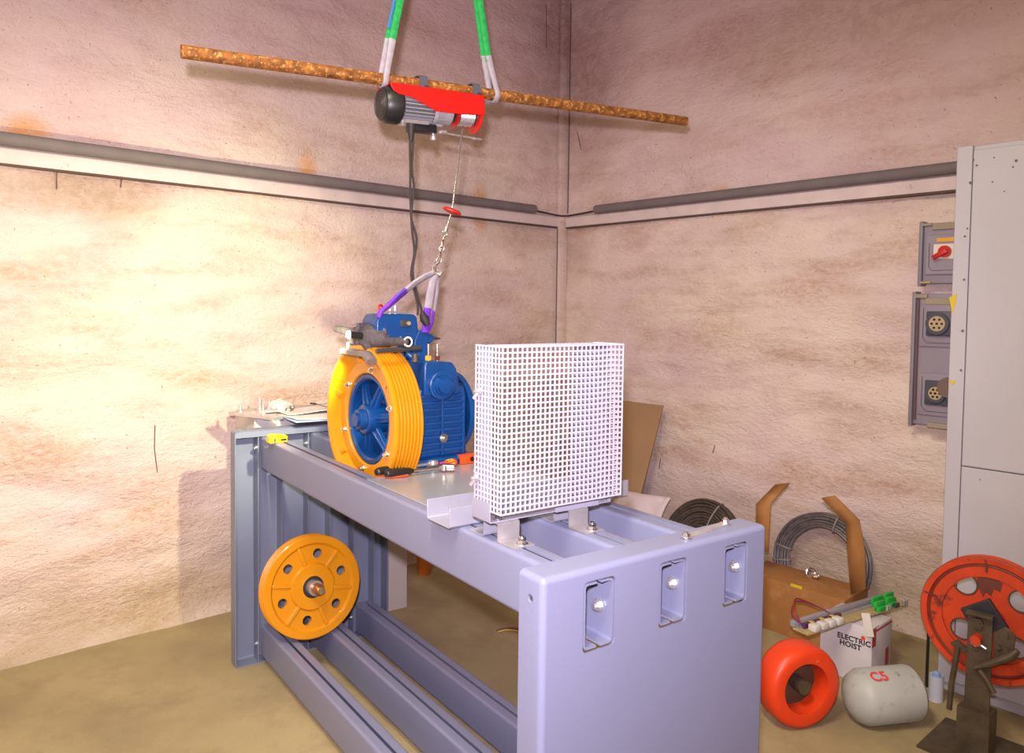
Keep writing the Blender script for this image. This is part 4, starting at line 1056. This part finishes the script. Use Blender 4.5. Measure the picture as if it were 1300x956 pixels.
def text(s, size, loc, ex, ez, m, name, parent, base):
    cu = bpy.data.curves.new(name, 'FONT'); cu.body = s; cu.size = size; cu.extrude = .0004; cu.offset = size*.03; cu.space_character = 1.05
    o = bpy.data.objects.new(name, cu); COL.objects.link(o); dg = bpy.context.evaluated_depsgraph_get(); me = bpy.data.meshes.new_from_object(o.evaluated_get(dg)); bpy.data.objects.remove(o)
    ex = V(ex).normalized(); ez = V(ez).normalized(); Mx = Matrix((ex, ez, ex.cross(ez))).transposed().to_4x4(); Mx.translation = V(loc)-V(base)
    me.transform(Mx); me.materials.clear(); me.materials.append(m); o = bpy.data.objects.new(name, me); COL.objects.link(o); o.parent = parent; return o
TX = wy(1063, 808, ky0); TZ = wy(1066, 816, ky0)
text('ELECTRIC', .030, (TX.x, ky0-.0012, TX.z), AX, ZX, inkm, 'lettering', t.o, t.base)
text('HOIST', .030, (TZ.x, ky0-.0012, TZ.z-.004), AX, ZX, inkm, 'lettering', t.o, t.base)
q = V((kx1, ky0+.05, .10)); text('ELECTRIC', .020, (kx1+.0012, ky1-.04, .035), (0, 0, 1), (0, -1, 0), MATS['socket_dark'], 'lettering', t.o, t.base)
b = MB(); b.cyl((kx1-.035, ky0-.0002, kh-.045), (kx1-.035, ky0-.0014, kh-.045), .020, 24); t.part('round_seal', b, whitep)
b = MB(); b.cyl((kx1-.035, ky0-.0014, kh-.045), (kx1-.035, ky0-.002, kh-.045), .009, 20); t.part('seal_dot', b, redink)

# long terminal strip lying on the carton
zb = kh+.012
e0 = wz(1016, 796, zb+.02); e1_ = wz(1142, 758, zb+.02); e0 = V((e0.x, e0.y, zb)); e1_ = V((e1_.x, e1_.y, zb)); d = (e1_-e0).normalized(); s = ZX.cross(d)
t = Thing('terminal_strip', 'stripped control circuit board with green terminals lying on the white carton', 'circuit board', (e0+e1_)/2, 'w')
LN = (e1_-e0).length; print('strip', e0, e1_, LN)
t.part('mounting_plate', MB().obox((e0+e1_)/2, (e1_-e0)/2, s*.036, ZX*.002), pcbb)
t.part('cable_duct', MB().obox((e0+e1_)/2+s*.045+ZX*.014, (e1_-e0)/2*.98, s*.010, ZX*.012, .002), mat('duct_grey', (.30, .28, .31), .5))
t.part('din_rail', MB().obox((e0+e1_)/2+s*.022+ZX*.006-d*.03, d*LN*.44, s*.009, ZX*.004), zinc)
for k in range(4):
    c_ = e0+d*(.055+.047*k)-s*.024+ZX*.016; t.part('relay', MB().obox(c_, d*.019, s*.018, ZX*.014, .006), whitep)
for k in range(11):
    c_ = e0+d*(.04+.021*k)+s*.012+ZX*.012; t.part('terminal', MB().obox(c_, d*.009, s*.008, ZX*.010, .001), [mat('wire_violet', (.10, .02, .12), .5), MATS['brown_nut'], tapey][k % 3] if k < 3 else [MATS['wire_violet'], MATS['brown_nut'], tapey][k % 3])
for k, (dd_, ss_, l_) in enumerate(((.74, -.018, .030), (.80, .02, .035), (.86, -.012, .026), (.93, .022, .03))):
    c_ = e0+d*LN*dd_+s*ss_+ZX*.022; t.part('green_terminal', MB().obox(c_, d*l_, s*.005, ZX*.018, .001).obox(c_-s*.008-ZX*.010, d*l_, s*.010, ZX*.008, .001), pcb)
for k in range(3):
    c_ = e0+d*LN*(.78+.09*k)-s*.036+ZX*.010; t.part('component', MB().cyl(c_-ZX*.008, c_+ZX*.012, .008, 12).cyl(c_+d*.02-ZX*.008, c_+d*.02+ZX*.010, .005, 10), darkmetal if k % 2 else zinc)
for k in range(3):
    t.part('wire', MB().tube(smooth([e0+d*.03+s*.02+ZX*.02, e0+d*(.01+.01*k)+s*.05+ZX*(.05+.01*k), e0+d*.09+s*.09+ZX*(.075+.006*k), e0+d*.19+s*.05+ZX*.04, e0+d*.22+s*.01+ZX*.015]), .0022, 6), [MATS['wire_violet'], red, MATS['brown_nut']][k])
c_ = wz(1093, 790, kh+.06); t.part('white_tag', MB().obox(V((c_.x+.018, c_.y+.02, kh+.050)), V((.016, 0, .004)), V((0, .002, 0)), V((-.010, 0, .044))), whitep, label='upright blank white tag')

# ------------------------------------------------------------------ orange ring wheel, grey cylinder
c = wd(1012, 862, 2.80); c.z = .150; nr = (CAM-c); nr.z = 0; nr.normalize(); nr = (Matrix.Rotation(radians(38), 3, 'Z') @ nr).normalized()
print('ring', c)
t = Thing('pulley_ring', 'bright orange round rimmed pulley standing on the floor by the white carton', 'pulley', (c.x, c.y, 0), 'w')
t.part('rim', MB().lathe([(-.055, .095), (-.060, .125), (-.050, .143), (-.030, .149), (.030, .149), (.050, .143), (.060, .125), (.055, .092), (.02, .086), (-.02, .086)], c, nr, 64, close=True), ringor, ang=50)
t.part('hub_disc', MB().lathe([(-.025, .0), (-.025, .088), (-.015, .088), (-.015, 0)], c, nr, 48), oldsteel)
t.part('hub', MB().cyl(c-nr*.04, c+nr*.045, .026, 24), oldsteel)
c = wd(1112, 905, 2.72); ca = V((c.x-.10, c.y-.07, .085)); ca = wd(1092, 885, 2.80); ca.z = .10; cb_ = wd(1185, 900, 2.86); cb_.z = .10
t = Thing('grey_cylinder', 'worn grey steel cylinder with red chalk letters lying before the carton', 'cylinder', (ca+cb_)/2-ZX*.10, 'w')
d = (cb_-ca).normalized()
t.part('shell', MB().lathe([(-.05, 0), (-.045, .045), (-.02, .083), (.01, .098), (.20, .098), (.215, .085), (.215, 0)], ca, d, 48), cyl_m, ang=40)
tocam = (CAM-ca); tocam = (tocam-d*tocam.dot(d)).normalized(); 
nn = (ZX*.86+tocam*.5); nn = (nn-d*nn.dot(d)).normalized(); yy_ = nn.cross(d)
text('C5', .055, ca+d*.012+nn*.0988-yy_*.02, d, yy_, redink, 'lettering', t.o, t.base)
t.part('rivet', MB().cyl(ca+d*.12+nn*.097, ca+d*.12+nn*.104, .008, 16), zinc)

# ------------------------------------------------------------------ red rope wheel with its tension bracket
c = wd(1256, 788, 2.66); v = (CAM-c).normalized()
nr = (v - RT*.30 - UP*.34).normalized(); up_ = (UP-nr*UP.dot(nr)).normalized(); sd_ = up_.cross(nr); R1 = .219
def wpn(x, y, off=.05): # point on the plane in front of the wheel
    return on(x, y, nr, nr.dot(c)+off)
t = Thing('governor_pulley', 'worn orange red governor wheel with round holes before the cabinet', 'wheel', (c.x, c.y, 0), 'w')
rim = t.part('rim', MB().lathe([(0, .150), (0, .186), (-.004, .190), (-.004, .195), (.006, .198), (.008, .216), (.004, R1), (-.004, R1), (-.012, .212), (-.022, .212), (-.030, R1), (-.036, R1), (-.036, .184), (-.018, .174), (-.018, .150)], c, nr, 96, close=True), sheavered, ang=28)
def _w(x, y):
    q = on(x, y, nr, nr.dot(c))-c; return q.dot(sd_), q.dot(up_)
ww = [_w(1224, 744), _w(1297, 768), _w(1220, 802)]; print('holes', [(round(sqrt(a*a+b_*b_), 3), round(math.degrees(atan2(b_, a)))) for a, b_ in ww])
HR = .037; HP = [(.114*cos(radians(a)), .024+.114*sin(radians(a))) for a in (130, 34, 222)] + [(.075, -.075)]
t.part('disc', discholes(c, sd_, up_, nr, 0, .155, HP, HR, -.006), sheavered, solid=.008, flat=True)
for (hx, hy) in HP: t.part('hole_edge', MB().torus(c+sd_*hx+up_*hy-nr*.004, nr, HR, .003, 32, 6), oldsteel)
b = MB()
for k in range(5):
    a = radians(20+72*k); e = sd_*(-sin(a))+up_*cos(a); q = c+(sd_*cos(a)+up_*sin(a))*.192+nr*.004; t.part('rim_joint', MB().obox(q, (sd_*cos(a)+up_*sin(a))*.022, e*.003, nr*.004), MATS['brown_nut'])
t.part('hub', MB().lathe([(-.05, .0), (-.05, .05), (.03, .05), (.03, .0)], c, nr, 32), sheavered)
t.part('rim_lip', MB().torus(c+nr*.002, nr, R1-.003, .004, 96, 8), oldsteel, rim); t.part('rim_lip', MB().torus(c+nr*.0, nr, .190, .0035, 96, 8), MATS['brown_nut'], rim); t.part('rim_lip', MB().torus(c-nr*.003, nr, .152, .003, 96, 6), MATS['brown_nut'], rim)
t.part('paint_loss', MB().extr([wpn(x, y, -.0052) for x, y in ((1238, 738), (1243, 732), (1262, 733), (1273, 741), (1270, 752), (1262, 748), (1258, 757), (1252, 752), (1248, 758), (1243, 748))], nr*.0006), MATS['brown_nut'])
b = MB(); b.extr([wpn(x, y, .035) for x, y in ((1221, 771), (1257, 759), (1282, 797), (1265, 806), (1250, 776), (1228, 783))], nr*.02); t.part('bearing_angle', b, mat('dark_blue_steel', (.03, .03, .04), .5, .3, .3, 20), bevel=.002)
pl_ = t.part('bracket_plate', MB().extr([wpn(x, y, .06) for x, y in ((1230, 774), (1261, 782), (1257, 905), (1224, 905))], nr*.008), oldsteel, bevel=.002)
t.part('bracket_top', MB().extr([wpn(x, y, .068) for x, y in ((1229, 773), (1263, 781), (1263, 784), (1229, 776))], nr*.03), oldsteel)
q = wpn(1242, 790, .068); t.part('bolt', MB().bolt(q, nr, .019, .014), oldsteel)
q = wpn(1241, 810, .068); t.part('pin', MB().cyl(q, q+nr*.03, .0165, 24), sheavered, label='orange painted pin end')
t.part('side_plate', MB().extr([wpn(x, y, .05) for x, y in ((1262, 802), (1277, 795), (1290, 806), (1287, 830), (1262, 838))], nr*.008), oldsteel, bevel=.002)
for (x, y, r_) in ((1279, 807, .006), (1268, 821, .009), (1279, 826, .012)): q = wpn(x, y, .058); t.part('bolt', MB().bolt(q, nr, r_, .007, False), oldsteel)
t.part('lever', MB().tube([wpn(1237, 848, .09), wpn(1260, 842, .09), wpn(1284, 833, .09), wpn(1292, 826, .085)], .010, 10, [.008, .012, .015, .010]), oldsteel)
t.part('lever', MB().tube([wpn(1216, 820, .07), wpn(1213, 840, .07), wpn(1208, 866, .07), wpn(1205, 900, .07)], .009, 10), oldsteel)
t.part('link_plate', MB().extr([wpn(x, y, .02) for x, y in ((1208, 815), (1216, 811), (1230, 822), (1226, 828))], nr*.02), oldsteel)
t.part('lever', MB().tube([wpn(1243, 850, .09), wpn(1252, 862, .09), wpn(1262, 880, .09)], .009, 10), oldsteel)
t.part('chain', MB().tube([wpn(1233, 815, .085), wpn(1238, 820, .085), wpn(1245, 819, .085), wpn(1252, 824, .085)], .004, 6), zinc)
fl = wpn(1240, 905, .064); t.part('stand', MB().box((fl.x-.05, fl.y-.04, .006), (fl.x+.05, fl.y+.04, fl.z+.02)).box((fl.x-.14, fl.y-.14, 0), (fl.x+.14, fl.y+.14, .008)), oldsteel)

# thin rod and a bulb-like fitting near the wheel
q0 = wz(1176, 872, 0); q1 = wy(1179, 797, q0.y+.0)
solo('thin_rod', MB().cyl((q0.x, q0.y, 0), (q1.x, q1.y, q1.z), .006, 8), black, 'thin black rod standing between the carton and the orange wheel', 'rod', (q0.x, q0.y, 0))
c = wd(1189, 857, 2.98)
t = Thing('spray_bottle', 'small blue and white bottle at the foot of the orange wheel', 'bottle', (c.x, c.y, 0), 'w')
t.part('bottle', MB().lathe([(0, 0), (0, .026), (.10, .026), (c.z-.015, .018), (c.z-.01, .012)], (c.x, c.y, 0), ZX, 24), mat('bottle_pale', (.50, .52, .62), .4))
t.part('cap', MB().lathe([(0, .012), (.004, .015), (.02, .014), (.026, .006), (.026, 0)], (c.x, c.y, c.z-.01), ZX, 24), mat('cap_blue', (.25, .36, .62), .4))
